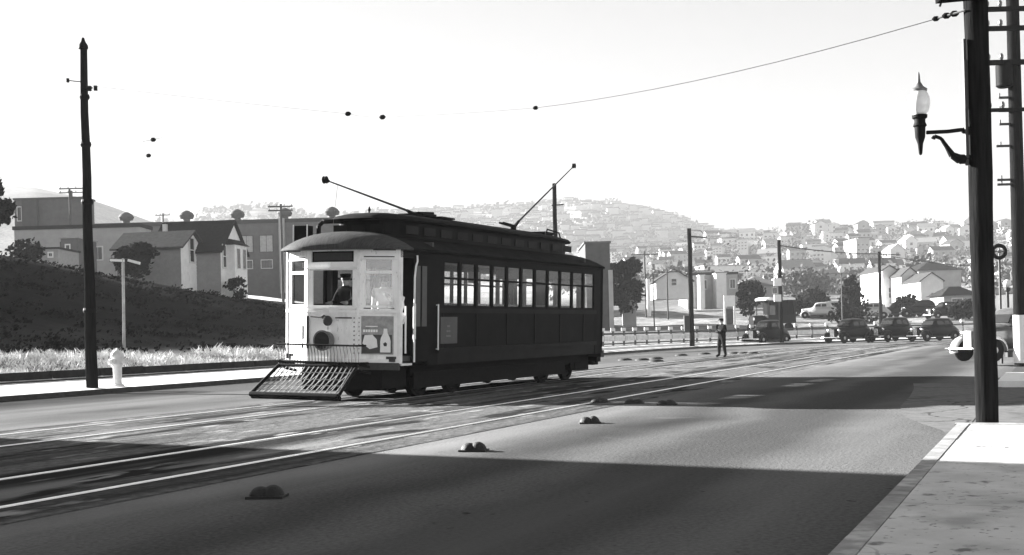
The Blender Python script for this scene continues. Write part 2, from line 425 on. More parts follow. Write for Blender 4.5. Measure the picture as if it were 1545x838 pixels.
# right pavement
SE = 13.8
def flat(name, pts, z, m):
    mb = MB(); mb.add([(*SP(s, p), z) for s, p in pts], [tuple(range(len(pts)))])
    o = mb.build(name, m); o['kind'] = 'structure'; return o
def blk(mb, s0, s1, p0, p1, z0, z1):
    a = [SP(s0, p0), SP(s1, p0), SP(s1, p1), SP(s0, p1)]
    mb.add([(x, y, z0) for x, y in a] + [(x, y, z1) for x, y in a], [(0, 3, 2, 1), (4, 5, 6, 7), (0, 1, 5, 4), (1, 2, 6, 5), (2, 3, 7, 6), (3, 0, 4, 7)])
mb = MB()
sj = [-12, -9.4, -7.7, -6, -4.3, -2.6, -.9, .8, 2.5, 4.2, 5.9, 7.6, 9.3, 11, 12.7, SE-.16]
for a, b in zip(sj, sj[1:]):
    for p0, p1 in ((.93, -.12), (-.13, -1.6), (-1.61, -3.2), (-3.21, -5)):
        blk(mb, a+.006, b-.006, p1, p0-.006, -.2, .128)
o = mb.build('right_pavement', 'concrete_worn'); o['kind'] = 'structure'
mb = MB()
for a, b in zip(ts(-12, SE-.16, 1.9), ts(-12, SE-.16, 1.9)[1:]): blk(mb, a+.004, b-.004, .93, 1.05, -.2, .133+random.uniform(-.003, .003))
pts = []
blk(mb, SE-.16, SE, -5, 1.08, -.2, .133)
o = mb.build('right_kerb', 'kerb_stone'); o['kind'] = 'structure'
flat('gutter', [(-12, 1.05), (SE, 1.05), (SE, 1.12), (-12, 1.12)], .004, 'gutter')
# cross street and its far corner
cr = [(SE, 1.02), (SE, -60), (23.7, -60), (23.7, 1.02)]
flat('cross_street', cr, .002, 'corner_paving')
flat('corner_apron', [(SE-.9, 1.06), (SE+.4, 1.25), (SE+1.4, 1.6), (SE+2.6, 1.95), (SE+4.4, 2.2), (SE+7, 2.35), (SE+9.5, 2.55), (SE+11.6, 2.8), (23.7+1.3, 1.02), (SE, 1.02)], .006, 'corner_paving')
mb = MB(); blk(mb, 23.7, 27.6, -30, 1.1, -.2, .12); o = mb.build('far_corner_pavement', 'concrete_light'); o['kind'] = 'structure'
flat('station_forecourt', [(27.6, 1.1), (27.6, -60), (60, -60), (60, 1.1)], .003, 'cross_asphalt')

# ------------------------------------------------------------------ low wall, grass, scrub
mb = MB()
T = ts(2, 63, 1.8)
for a, b in zip(T, T[1:]):
    A = path(a+.02, 3.24); B = path(b-.02, 3.24); A2 = path(a+.02, 3.34); B2 = path(b-.02, 3.34)
    zt = .60 - .0015*(a); zt += random.uniform(-.012, .012)
    mb.add([(*A, .2), (*B, .2), (*B2, .2), (*A2, .2), (*A, zt), (*B, zt), (*B2, zt), (*A2, zt)], [(0, 3, 2, 1), (4, 5, 6, 7), (0, 1, 5, 4), (1, 2, 6, 5), (2, 3, 7, 6), (3, 0, 4, 7)])
tag(mb.build('low_wall', 'board_dark'), 'low dark board edging between the bright left pavement and the dry grass', 'wall')
def grass():
    mb = MB(); rnd = random.Random(3)
    clumps = [(rnd.uniform(4, 66), 3.7+rnd.random()**1.2*4.0, rnd.uniform(.4, 1)) for _ in range(1300)]
    for t, q, sc_ in clumps:
        sc_ *= .75+.5*math.sin(t*.9+q)*math.sin(t*.23)
        if sc_ < .3: continue
        for _ in range(44):
            tt = t+rnd.gauss(0, .38); qq = max(3.45, q+rnd.gauss(0, .25))
            x, y = path(tt, qq); z = H(x, y)-.03
            h = sc_*rnd.uniform(.12, .42); a = rnd.uniform(0, 6.28); w_ = rnd.uniform(.007, .018)
            lx, ly = rnd.gauss(0, .16)*h*2, rnd.gauss(0, .16)*h*2
            dx, dy = math.cos(a)*w_, math.sin(a)*w_
            mb.add([(x-dx, y-dy, z), (x+dx, y+dy, z), (x+lx*.5+dx*.7, y+ly*.5+dy*.7, z+h*.6), (x+lx*1.3, y+ly*1.3, z+h)], [(0, 1, 2, 3)])
    tag(mb.build('dry_grass', 'dry_grass'), 'pale dry grass growing between the pavement and the dark bank', 'grass', kind='stuff')
grass()
def leafcloud(mb, c, rad, n, ls, rnd, flat=1.0, fill=.35):
    for _ in range(n):
        d = Vector((rnd.gauss(0, 1), rnd.gauss(0, 1), rnd.gauss(0, 1))).normalized()
        k = (fill+(1-fill)*rnd.random())**.6*(1+.16*math.sin(d.x*7+c[0])*math.cos(d.z*6+c[1]))*abs(rnd.gauss(1, .10))
        p = Vector(c)+Vector((d.x*rad[0]*k, d.y*rad[1]*k, d.z*rad[2]*k*flat))
        s_ = ls*rnd.uniform(.5, 1.3); a = Vector((rnd.gauss(0, 1), rnd.gauss(0, 1), rnd.gauss(0, 1))).normalized(); b = a.orthogonal().normalized(); e = a.cross(b)
        mb.add([p-b*s_, p-e*s_*.6, p+b*s_, p+e*s_*.6], [(0, 1, 2, 3)])
def scrub():
    mb = MB(); rnd = random.Random(5)
    for _ in range(1500):
        t = rnd.uniform(-5, 85); q = rnd.uniform(7.5, 27)
        x, y = path(t, q)
        if x/y > .0: continue
        z = H(x, y); r_ = rnd.uniform(.2, .55)
        leafcloud(mb, (x, y, z+r_*.1), (r_*1.7, r_*1.7, r_*.38), 30, .09, rnd)
    tag(mb.build('scrub', 'scrub'), 'dark low scrub covering the bank', 'scrub', kind='stuff')
scrub()

# ------------------------------------------------------------------ trees
def tree(name, label, loc, h, rad, n=700, leaf=.2, trunk_h=None, shape='round', seed=0, group=None, cat='tree', m='leaf'):
    rnd = random.Random(seed); t = thing(name, label, cat, loc, 0, group); th = trunk_h if trunk_h is not None else h*.35
    tr = MB(); tr.tube((0, 0, -.3), (0, 0, th), rad*.09+.05, rad*.06+.03, 8)
    for i in range(6):
        a = i*1.05+rnd.random(); tr.tube((0, 0, th*.9), (math.cos(a)*rad*.55, math.sin(a)*rad*.55, th+(h-th)*rnd.uniform(.3, .7)), rad*.05+.02, .02, 5)
    tr.build('trunk', 'bark', t)
    cr_ = MB(); k = 14
    for i in range(k):
        f = (i+.5)/k
        if shape == 'cone': rr = rad*(1-f)*.9+.15*rad; z = th*.4+(h-th*.4)*f; o = rr*.5
        elif shape == 'column': rr = rad*.75; z = th*.4+(h-th*.4)*f*.9; o = rad*.3
        else: rr = rad*rnd.uniform(.38, .6); z = th+(h-th)*rnd.uniform(.12, .85); o = rad*.62*math.sin(math.pi*min(.95, max(.1, (z-th)/(h-th))))
        a = i*2.4
        leafcloud(cr_, (math.cos(a)*o, math.sin(a)*o, z), (rr, rr, rr*.75), n//k, leaf, rnd)
    cr_.build('crown', m, t)
    return t
def on(px, Y, dz=0.0):
    a, _ = uh(px, 480); x = a*Y
    return (x, Y, H(x, Y)+dz)
def top_h(px, py, Y): return at(px, py, Y).z
def tree_px(name, label, px, ytop, Y, wpx, **k):
    l = on(px, Y); h = top_h(px, ytop, Y)-l[2]
    return tree(name, label, l, max(h, .8), wpx/2*Y/F, **k)
tree_px('bushy_tree', 'round dark bush beside the first gabled cottage above the bank', 205, 366, 72, 62, n=2200, leaf=.17, trunk_h=.4, seed=1)
tree_px('broad_tree', 'large dark tree cut by the left edge of the view', -8, 262, 60, 62, n=2200, leaf=.2, trunk_h=1.5, seed=2)
tree_px('shrub', 'low dark shrub before the long white building', 42, 364, 74, 52, n=900, leaf=.14, trunk_h=.2, seed=3, cat='shrub')
tree_px('shrub', 'small scruffy shrub at the foot of the second cottage', 358, 418, 76, 34, n=500, leaf=.13, trunk_h=.1, seed=4, cat='shrub')
tree_px('shrub', 'shrub between the two gabled cottages', 300, 408, 77, 26, n=400, leaf=.13, trunk_h=.1, seed=14, cat='shrub')
tree_px('conical_tree', 'tall dark conical tree behind the tail of the tram', 943, 374, 112, 58, n=2600, leaf=.3, trunk_h=.8, seed=5)
tree_px('bushy_tree', 'dark bush behind the truck with the white roof', 1133, 421, 116, 44, n=1300, leaf=.25, trunk_h=.6, seed=6)
tree_px('conical_tree', 'dark pointed tree below the round white street globe', 1285, 418, 112, 52, n=2000, leaf=.25, trunk_h=.5, shape='cone', seed=7)
tree_px('bushy_tree', 'small dark ball-shaped bush before the white gabled buildings', 1368, 440, 118, 32, n=900, leaf=.22, trunk_h=.4, seed=8)
tree_px('bushy_tree', 'low dark bush behind the cars parked on the lot', 1222, 440, 124, 58, n=1200, leaf=.25, trunk_h=.4, seed=9)
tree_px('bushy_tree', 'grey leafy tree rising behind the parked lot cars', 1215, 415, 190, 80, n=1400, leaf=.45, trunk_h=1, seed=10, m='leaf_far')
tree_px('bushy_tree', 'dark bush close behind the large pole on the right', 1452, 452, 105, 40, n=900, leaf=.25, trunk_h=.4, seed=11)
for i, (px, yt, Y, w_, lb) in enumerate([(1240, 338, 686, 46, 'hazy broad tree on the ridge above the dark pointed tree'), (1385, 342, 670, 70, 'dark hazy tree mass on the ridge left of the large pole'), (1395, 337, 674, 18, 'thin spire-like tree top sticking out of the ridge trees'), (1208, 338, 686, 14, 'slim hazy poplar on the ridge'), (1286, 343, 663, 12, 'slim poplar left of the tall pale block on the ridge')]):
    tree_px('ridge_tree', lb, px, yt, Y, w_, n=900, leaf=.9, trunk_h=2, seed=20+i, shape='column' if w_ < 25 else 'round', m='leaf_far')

# ------------------------------------------------------------------ buildings
def gable_house(name, label, loc, rz, L_, W_, hw, hr, mw, mr, windows=(), chimney=None, mg=None, cat='house', group=None, eave=.3, porch=False):
    """ridge along local x, gable ends at +-L/2"""
    t = thing(name, label, cat, loc, rz, group)
    w_ = MB()
    w_.box(-L_/2, L_/2, -W_/2, W_/2, -1.2, hw); w_.build('wall', mw, t)
    g = MB()
    for sx in (-1, 1):
        g = MB(); x = sx*L_/2
        g.slab([(x, -W_/2, hw), (x, W_/2, hw), (x, 0, hr)], (-sx*.12, 0, 0))
        if mg: g.box(min(x, x+sx*.02), max(x, x+sx*.02), -W_/2, W_/2, -1.2, hw)
        z = 0.2
        if mg and L_ < 14 and sx > 0:
            while z < hw:
                g.box(L_/2+.02, L_/2+.045, -W_/2, W_/2, z, z+.035); z += .2
        g.build('gable', mg or mw, t)
    if L_ < 14:
        sd = MB(); z = .2
        while z < hw-.1: sd.box(-L_/2, L_/2, -W_/2-.022, -W_/2-.001, z, z+.03); sd.box(-L_/2, L_/2, W_/2+.001, W_/2+.022, z, z+.03); z += .2
        sd.build('siding_boards', mw, t)
    r_ = MB(); sl_ = (hr-hw)/(W_/2)
    for sy in (-1, 1):
        e = W_/2+eave; r_ = MB()
        r_.slab([(-L_/2-eave, 0, hr+.12), (L_/2+eave, 0, hr+.12), (L_/2+eave, sy*e, hr+.12-sl_*e), (-L_/2-eave, sy*e, hr+.12-sl_*e)], (0, 0, -.12))
        r_.build('roof', mr, t)
    if chimney:
        c = MB(); x, y, zt = chimney; c.box(x-.28, x+.28, y-.28, y+.28, hw, zt); c.box(x-.34, x+.34, y-.34, y+.34, zt, zt+.12); c.build('chimney', 'pale_wall', t)
    for (face, c_, z0, ww, wh) in windows:
        f_ = MB(); p_ = MB()
        if face in ('+x', '-x'):
            s_ = 1 if face == '+x' else -1; x = s_*(L_/2+.045)
            a, b = sorted((x, x+s_*.05))
            for y0, y1, za, zb in ((c_-ww/2-.1, c_-ww/2, z0-.1, z0+wh+.1), (c_+ww/2, c_+ww/2+.1, z0-.1, z0+wh+.1), (c_-ww/2, c_+ww/2, z0-.1, z0), (c_-ww/2, c_+ww/2, z0+wh, z0+wh+.1), (c_-ww/2, c_+ww/2, z0+wh/2-.03, z0+wh/2+.03)):
                f_.box(a, b, y0, y1, za, zb)
            p_.box(*sorted((x-s_*.02, x+s_*.02)), c_-ww/2, c_+ww/2, z0, z0+wh)
        else:
            s_ = 1 if face == '+y' else -1; y = s_*(W_/2+.02); a, b = sorted((y, y+s_*.06))
            for x0, x1, za, zb in ((c_-ww/2-.1, c_-ww/2, z0-.1, z0+wh+.1), (c_+ww/2, c_+ww/2+.1, z0-.1, z0+wh+.1), (c_-ww/2, c_+ww/2, z0-.1, z0), (c_-ww/2, c_+ww/2, z0+wh, z0+wh+.1)):
                f_.box(x0, x1, a, b, za, zb)
            p_.box(c_-ww/2, c_+ww/2, *sorted((y-s_*.02, y+s_*.02)), z0, z0+wh)
        wn = f_.build('window', 'white_wall', t); p_.build('pane', 'window_dark', wn)
    return t
# two cottages above the bank
def put_gable(name, label, px_corner, Y, rz, L_, W_, base_px, ridge_py, eave_py, **k):
    """put the near (+x,-y) corner at px"""
    a, _ = uh(px_corner, 400); x = a*Y
    zb = at(px_corner, base_px, Y).z; hw = at(px_corner, eave_py, Y).z-zb; hr = at(px_corner, ridge_py, Y).z-zb
    c, s_ = math.cos(rz), math.sin(rz)
    cx = x-(c*L_/2+s_*W_/2); cy = Y-(s_*L_/2-c*W_/2)
    return gable_house(name, label, (cx, cy, zb), rz, L_, W_, hw, hr, **k)
put_gable('cottage', 'small board-clad cottage with a grey roof, left of the two on the bank', 273, 74, R(-9), 4.4, 3.3, 419, 347, 371, mw='siding_grey', mr='shingle_grey', mg='siding_lit',
          windows=[('+x', -.1, 1.1, .6, 1.5)], chimney=None)
h2 = put_gable('cottage', 'board-clad cottage with a steep dark roof, right of the two on the bank', 333, 76, R(-9), 4.8, 4.3, 421, 330, 377, mw='siding_grey', mr='shingle', mg='siding_lit',
          windows=[('+x', -1.65, .8, .45, 1.4), ('+x', 1.5, .8, .45, 1.4)], chimney=None, eave=.22)
c = MB(); c.box(-1.95, -1.7, -1.4, -1.15, 1.5, at(291, 334, 76).z-at(333, 421, 76).z); c.build('chimney', 'white_wall', h2)
bw = MB(); bw.box(2.4, 3.0, -1.2, .9, -1.2, 2.3); bay = bw.build('bay', 'siding_lit', h2)
b2 = MB(); b2.add([(2.4, -1.35, 2.31), (3.15, -1.35, 2.31), (3.15, 1.1, 2.31), (2.4, 1.1, 2.31), (2.4, -1.2, 2.7), (2.6, -1.0, 2.7), (2.6, .7, 2.7), (2.4, .9, 2.7)], [(0, 3, 2, 1), (4, 5, 6, 7), (0, 1, 5, 4), (1, 2, 6, 5), (2, 3, 7, 6), (3, 0, 4, 7)]); b2.build('bay_roof', 'shingle', h2)
for y0 in (-.9, .1):
    b3 = MB(); b3.box(3.0, 3.03, y0, y0+.6, .7, 2.1); wn = b3.build('window', 'white_wall', h2)
    b4 = MB(); b4.box(3.03, 3.045, y0+.06, y0+.54, .76, 2.04); b4.build('pane', 'window_dark', wn)

def block(name, label, px0, px1, ytop, ybot, Y, depth, mw, cat='building', rz=0, roof='shingle', wins=(), parapet=.25, group=None, hip=0):
    """flat-roofed block whose front spans px0..px1 at distance Y"""
    x0 = uh(px0, (ytop+ybot)/2)[0]*Y; x1 = uh(px1, (ytop+ybot)/2)[0]*Y
    pm = (px0+px1)/2; zb = at(pm, ybot, Y).z; zt = at(pm, ytop, Y).z
    t = thing(name, label, cat, ((x0+x1)/2, Y, zb), rz, group); W_ = (x1-x0); h = zt-zb
    b = MB(); b.box(-W_/2, W_/2, 0, depth, -4, h); b.build('wall', mw, t)
    r_ = MB()
    if hip:
        e = .4; r_.add([(-W_/2-e, -e, h), (W_/2+e, -e, h), (W_/2+e, depth+e, h), (-W_/2-e, depth+e, h), (-W_/2+depth*.3, depth*.4, h+hip), (W_/2-depth*.3, depth*.4, h+hip), (W_/2-depth*.3, depth*.6, h+hip), (-W_/2+depth*.3, depth*.6, h+hip)],
               [(0, 3, 2, 1), (4, 5, 6, 7), (0, 1, 5, 4), (1, 2, 6, 5), (2, 3, 7, 6), (3, 0, 4, 7)])
    else: r_.box(-W_/2-.12, W_/2+.12, -.12, depth+.12, h, h+parapet)
    r_.build('roof', roof, t)
    for (fx, z0, ww, wh, mm) in wins:
        # fx fraction along front, z0 fraction of height
        cx = -W_/2+fx*W_; f_ = MB(); za = z0*h
        ww_ = ww*W_; wh_ = wh*h
        for a in ((cx-ww_/2-.08, cx-ww_/2, za, za+wh_), (cx+ww_/2, cx+ww_/2+.08, za, za+wh_), (cx-ww_/2-.08, cx+ww_/2+.08, za-.1, za), (cx-ww_/2-.08, cx+ww_/2+.08, za+wh_, za+wh_+.1)):
            f_.box(a[0], a[1], -.07, .0, a[2], a[3])
        wn = f_.build('window', 'brick_dark' if mm == 'window_pale' else 'white_wall', t)
        p_ = MB(); k = max(2, int(ww_/.7)); 
        for i in range(k):
            xa = cx-ww_/2+ww_*i/k; p_.box(xa+.04, xa+ww_/k-.04, -.03, -.005, za+.02, za+wh_-.02)
        p_.build('pane', mm, wn)
    return t
# factory behind
fw = []
for px in (372, 396): pass
fac = block('factory', 'long brick factory with roof ventilators behind the cottages', 128, 590, 338, 410, 150, 26, 'brick', roof='shingle', parapet=.5,
      wins=[((px-128)/462, .40, .042, .34, 'window_pale') for px in (160, 190, 372, 402, 470)] + [((px-128)/462, .06, .035, .16, 'window_dark') for px in (372, 402, 465)])
base_w = uh(590, 374)[0]*150-uh(128, 374)[0]*150
fh = at(359, 338, 150).z-at(359, 410, 150).z
for px in (180, 273, 351, 424, 497):
    x = -base_w/2+(px-128)/462*base_w; c = MB(); c.lathe([(.45, 0), (.45, .7), (.85, .75), (1.0, 1.15), (.8, 1.5), (.3, 1.8), (.02, 1.85)], (x, 3, fh+.4+((px-359)*-.0262*150/F)*0), n=12)
    c.build('roof_ventilator', 'brick_dark', fac, smooth=True)
c = MB(); x = -base_w/2+(427-128)/462*base_w; c.box(x-.35, x+.35, -.9, -.2, -3, fh+.5); c.build('chimney', 'pale_wall', fac)
block('long_building', 'long low white building with a dark roof edge behind the left pole', 22, 212, 345, 398, 98, 3, 'pale_wall', roof='shingle', parapet=.3,
      wins=[(.42, .12, .10, .48, 'window_pale'), (.66, .1, .07, .35, 'window_dark'), (.30, .12, .03, .2, 'window_dark'), (.1, .5, .12, .1, 'window_dark')])
bb = block('brick_building', 'plain grey brick block with a dark shaft, above the long white building', 22, 127, 301, 345, 122, 3, 'brick', roof='brick_dark', parapet=.2,
      wins=[(.07, .3, .05, .45, 'window_dark')])
c = MB(); c.box(-2.65, -1.1, -.6, -.02, -1, 3.0); c.build('shaft', 'brick_dark', bb)
c = MB(); c.box(1.9, 2.2, .5, .8, 3, 4.0); c.build('chimney', 'brick_dark', bb)
block('shed', 'small pale shed below the long white building', 62, 88, 376, 392, 84, 4, 'siding_grey', roof='shingle', cat='shed', wins=[(.55, .3, .2, .3, 'window_dark')], parapet=.12)
block('shed', 'tall grey lean-to against the long white building', 92, 118, 360, 394, 90, 4, 'brick', roof='roof_pale', cat='shed', parapet=.1, wins=[(.4, .2, .2, .5, 'window_dark')])
def ground_strip(name, px0, px1, Ya, Yb, m):
    mb = MB(); vs = []; n = 24
    for i in range(n+1):
        px = px0+(px1-px0)*i/n
        for Y in (Ya, (Ya+Yb)/2, Yb):
            X = uh(px, 430)[0]*(Y+1.5*math.sin(i*.4)); vs.append((X, Y, H(X, Y)+.07))
    mb.add(vs, [(i*3+j, (i+1)*3+j, (i+1)*3+j+1, i*3+j+1) for i in range(n) for j in range(2)])
    o = mb.build(name, m); o['kind'] = 'structure'
ground_strip('path', 366, 520, 117, 128, 'concrete_light'); ground_strip('path', 384, 520, 92, 95, 'concrete_light')
# behind and right of the tram
tb = block('tall_building', 'tall dark windowless building behind the tail of the tram', 884, 921, 367, 462, 104, 9, 'brick_dark', roof='brick', parapet=.15)
c = MB(); c.box(.9, 1.3, -.12, -.02, -2, 3.2); c.build('pilaster', 'pale_wall', tb)
gable_house('gabled_house', 'small white gabled house among the poles right of the tram', (uh(1012, 430)[0]*150, 150, at(1012, 438, 150).z), R(-90), 6, 4.6, 1.1, 2.5, 'white_wall', 'shingle_grey', mg='white_wall', windows=[('+x', 0, .5, .6, .8)])
block('long_building', 'long pale flat building with white piers, right of the small gabled house', 1036, 1113, 415, 441, 158, 8, 'pale_wall', roof='shingle', parapet=.35, wins=[(.08, .2, .05, .5, 'window_dark'), (.35, .2, .08, .5, 'window_dark'), (.9, .2, .1, .5, 'window_dark')])
block('white_building', 'narrow bright white building in front of the long pale one', 1081, 1096, 413, 442, 155, 3, 'white_wall', roof='white_wall', parapet=.1)
block('white_building', 'narrow bright white facade left of the pole with wires', 1056, 1063, 416, 440, 155, 3, 'white_wall', roof='white_wall', parapet=.1)
block('grey_building', 'grey building with a wide sloping roof above the truck', 1116, 1182, 432, 446, 160, 10, 'siding_grey', roof='brick', hip=1.6, wins=[(.8, .2, .1, .6, 'window_dark')])
def white_gable(px0, px1, yap, yev, yb, Y, lb, mr='shingle_grey', L_=9, mg='white_wall'):
    x0 = uh(px0, yb)[0]*Y; x1 = uh(px1, yb)[0]*Y; pm = (px0+px1)/2; zb = at(pm, yb, Y).z
    gable_house('gabled_building', lb, ((x0+x1)/2, Y+L_/2, zb), R(-90), L_, x1-x0, at(pm, yev, Y).z-zb, at(pm, yap, Y).z-zb, 'white_wall' if mg == 'white_wall' else 'pale_wall', mr, mg=mg, cat='building', eave=.15,
                windows=[('+x', (x1-x0)*.1, 1.0, .7, 1.2)])
white_gable(1333, 1354, 401, 408, 462, 140, 'tall white gabled building just right of the thin kerbside pole')
white_gable(1361, 1388, 404, 416, 468, 136, 'white gabled building second from the left behind the queue of cars')
white_gable(1390, 1424, 412, 424, 472, 130, 'white gabled building nearest the large pole behind the queue of cars')
block('villa', 'house with a broad dark hip roof above the white gabled buildings', 1386, 1450, 408, 420, 175, 10, 'pale_wall', roof='shingle', hip=1.6, cat='house')
block('canopy_building', 'low building with a dark sloping front roof near the large pole', 1424, 1474, 446, 462, 122, 4, 'pale_wall', roof='shingle', hip=1.0, wins=[(.4, .2, .3, .5, 'window_dark')])
block('terraced_building', 'tall pale stepped block on the ridge right of the street globe', 1318, 1350, 336, 392, 660, 20, 'white_wall', roof='roof_pale', wins=[(.5, z, .8, .035, 'window_dark') for z in (.12, .28, .44, .6, .76, .9)], parapet=1)
block('terraced_building', 'second pale block on the ridge, left of the tallest one', 1226, 1250, 336, 368, 680, 20, 'pale_wall', roof='roof_pale', wins=[(.5, z, .8, .06, 'window_dark') for z in (.2, .5, .8)], parapet=1)
for px, yt, yb, Y, wd in [(1162, 352, 372, 574, 20), (1186, 358, 384, 524, 16), (1205, 350, 366, 623, 18), (1262, 352, 376, 574, 22), (1290, 348, 368, 639, 16), (1302, 362, 392, 459, 20), (1362, 356, 374, 606, 18), (1418, 350, 366, 639, 22), (1438, 362, 388, 491, 20), (1235, 372, 398, 426, 18), (1340, 372, 396, 459, 16), (1120, 362, 380, 524, 16), (1082, 372, 388, 491, 14)]:
    block('midrise_block', 'pale mid-rise block with rows of dark windows on the hazy hillside', px-wd/2, px+wd/2, yt, yb, Y, 14, 'white_wall' if px % 3 else 'pale_wall', roof='roof_pale', parapet=.6, group='mid-rise blocks on the hazy hillside', rz=R((px*7) % 40-30),
          wins=[(fx, z, .16, .10, 'window_dark') for fx in (.18, .5, .82) for z in (.2, .45, .7)])
st = block('service_station', 'dark canopied building on the far corner behind the large pole', 1537, 1680, 440, 487, 64, 3, 'brick_dark', roof='shingle', cat='building', parapet=.3, wins=[(.12, .25, .12, .4, 'window_pale'), (.3, .3, .06, .3, 'window_dark')])

# left, out of frame: the tall building whose shadow lies over the near road
t = thing('brick_building', 'tall brick corner building on the left side of the street beyond the frame', 'building', (*SP(2, 33), 0), R(64.7))
b = MB(); b.box(-16, 10.9, -6, 8, -1, 13.6); b.build('wall', 'brick', t)
b = MB(); b.box(-16.2, 11.0, -6.15, 8.2, 13.6, 14.0); b.build('roof', 'brick_dark', t)
for i in range(7):
    for k in range(3):
        f_ = MB(); x = -14+i*3.3; z = 1.5+k*4; f_.box(x, x+1.3, -6.06, -6.0, z, z+2.1); wn = f_.build('window', 'white_wall', t)
        f_ = MB(); f_.box(x+.1, x+1.2, -6.09, -6.06, z+.1, z+2.0); f_.build('pane', 'window_dark', wn)

# hillside houses
def far_house(kind, seed):
    rnd = random.Random(seed); mb = MB()
    L_ = rnd.uniform(7, 12); W_ = rnd.uniform(6, 8.5); hw = rnd.choice([3.5, 5.5, 6.5]); hr = hw+rnd.uniform(1.2, 2.6)
    mb.box(-L_/2, L_/2, -W_/2, W_/2, -5, hw)
    if rnd.random() < .7:
        mb.add([(-L_/2, -W_/2, hw), (-L_/2, W_/2, hw), (-L_/2, 0, hr)], [(0, 1, 2)]); mb.add([(L_/2, -W_/2, hw), (L_/2, W_/2, hw), (L_/2, 0, hr)], [(0, 2, 1)])
        mb.cur = 1
        for sy in (-1, 1): mb.slab([(-L_/2-.3, 0, hr+.15), (L_/2+.3, 0, hr+.15), (L_/2+.3, sy*(W_/2+.3), hw), (-L_/2-.3, sy*(W_/2+.3), hw)], (0, 0, -.15))
    else:
        mb.cur = 1; mb.box(-L_/2-.2, L_/2+.2, -W_/2-.2, W_/2+.2, hw, hw+.3)
    mb.cur = 2
    for fl in range(1 if hw < 4 else 2):
        for i in range(3):
            x = -L_/2+L_*(i+.5)/3; z = 1+fl*2.8
            for sy in (-1, 1): mb.box(x-.6, x+.6, *sorted((sy*W_/2, sy*(W_/2+.05))), z, z+1.4)
        for sx in (-1, 1): mb.box(*sorted((sx*L_/2, sx*(L_/2+.05))), -.7, .7, z, z+1.4)
    mw = {'w': 'white_wall', 'p': 'pale_wall', 'g': 'siding_grey'}[kind]
    return mb, mw, rnd.choice(['shingle', 'shingle_grey', 'roof_pale'])
protos = []
HL_LBL = {'w': 'white house among many on the hazy hillside to the right', 'p': 'pale grey house among many on the hazy hillside to the right', 'g': 'darker grey house among many on the hazy hillside to the right'}
for i, k in enumerate('wwpwgpwpwg'):
    mb, mw, mr = far_house(k, 100+i)
    o = mb.build('hillside_house', [mw, mr, 'window_dark'])
    protos.append((o, k)); tag(o, HL_LBL[k], 'house', 'houses on the hazy hillside')
rnd = random.Random(11)
placed = []; tries = 0; used = 0
spots = []
while len(spots) < 285 and tries < 20000:
    tries += 1
    r = 215+(rnd.random()**.85)*480; u = rnd.uniform(.05, .47)
    if (r < 380 and u < .14) or (r < 300 and u > .3): continue
    Y = r*math.cos(math.atan(u)); X = u*Y
    if any((X-a)**2+(Y-b_)**2 < 10.5**2 for a, b_ in placed): continue
    placed.append((X, Y)); spots.append((X, Y))
for i, (X, Y) in enumerate(spots):
    o, k = protos[i % len(protos)]
    if i >= len(protos):
        o = o.copy(); C.objects.link(o)
    o.location = (X, Y, H(X, Y)+.2); o.rotation_euler = (0, 0, rnd.choice([0, R(90), R(180)])+rnd.uniform(-.5, .2))
    s_ = rnd.uniform(.48, .85); o.scale = (s_, s_, s_)
# distant houses + trees (masses)
mb = MB()
for _ in range(900):
    r = rnd.uniform(780, 1330); u = rnd.uniform(-.12, .3); Y = r*math.cos(math.atan(u)); X = u*Y; z = H(X, Y)
    mb.cur = rnd.choice([0, 0, 1]); a, b_, c = rnd.uniform(2.5, 6), rnd.uniform(2.5, 6), rnd.uniform(3, 5)
    mb.box(X-a, X+a, Y-b_, Y+b_, z-6, z+c); mb.cur = 2; mb.box(X-a-.5, X+a+.5, Y-b_-.5, Y+b_+.5, z+c, z+c+1.0)
tag(mb.build('distant_houses', ['white_wall', 'pale_wall', 'shingle_grey']), 'faint mass of houses over the farthest hazy hill', 'houses', kind='stuff')
mb = MB()
for _ in range(760):
    r = 195+(rnd.random()**.8)*510; u = rnd.uniform(.03, .5); Y = r*math.cos(math.atan(u)); X = u*Y; z = H(X, Y); s_ = rnd.uniform(1.7, 3.8)
    if any((X-a)**2+(Y-b_)**2 < 36 for a, b_ in placed): continue
    leafcloud(mb, (X, Y, z+s_*.8), (s_, s_, s_*1.1), 80, s_*.17, rnd, fill=.2)
for _ in range(500):
    r = rnd.uniform(760, 1340); u = rnd.uniform(-.3, .3); Y = r*math.cos(math.atan(u)); X = u*Y; z = H(X, Y); s_ = rnd.uniform(4, 8)
    leafcloud(mb, (X, Y, z+s_*.4), (s_*1.5, s_, s_*.7), 24, s_*.4, rnd, fill=.2)
tag(mb.build('hillside_woods', 'leaf_far'), 'trees scattered between the hillside houses', 'trees', kind='stuff')

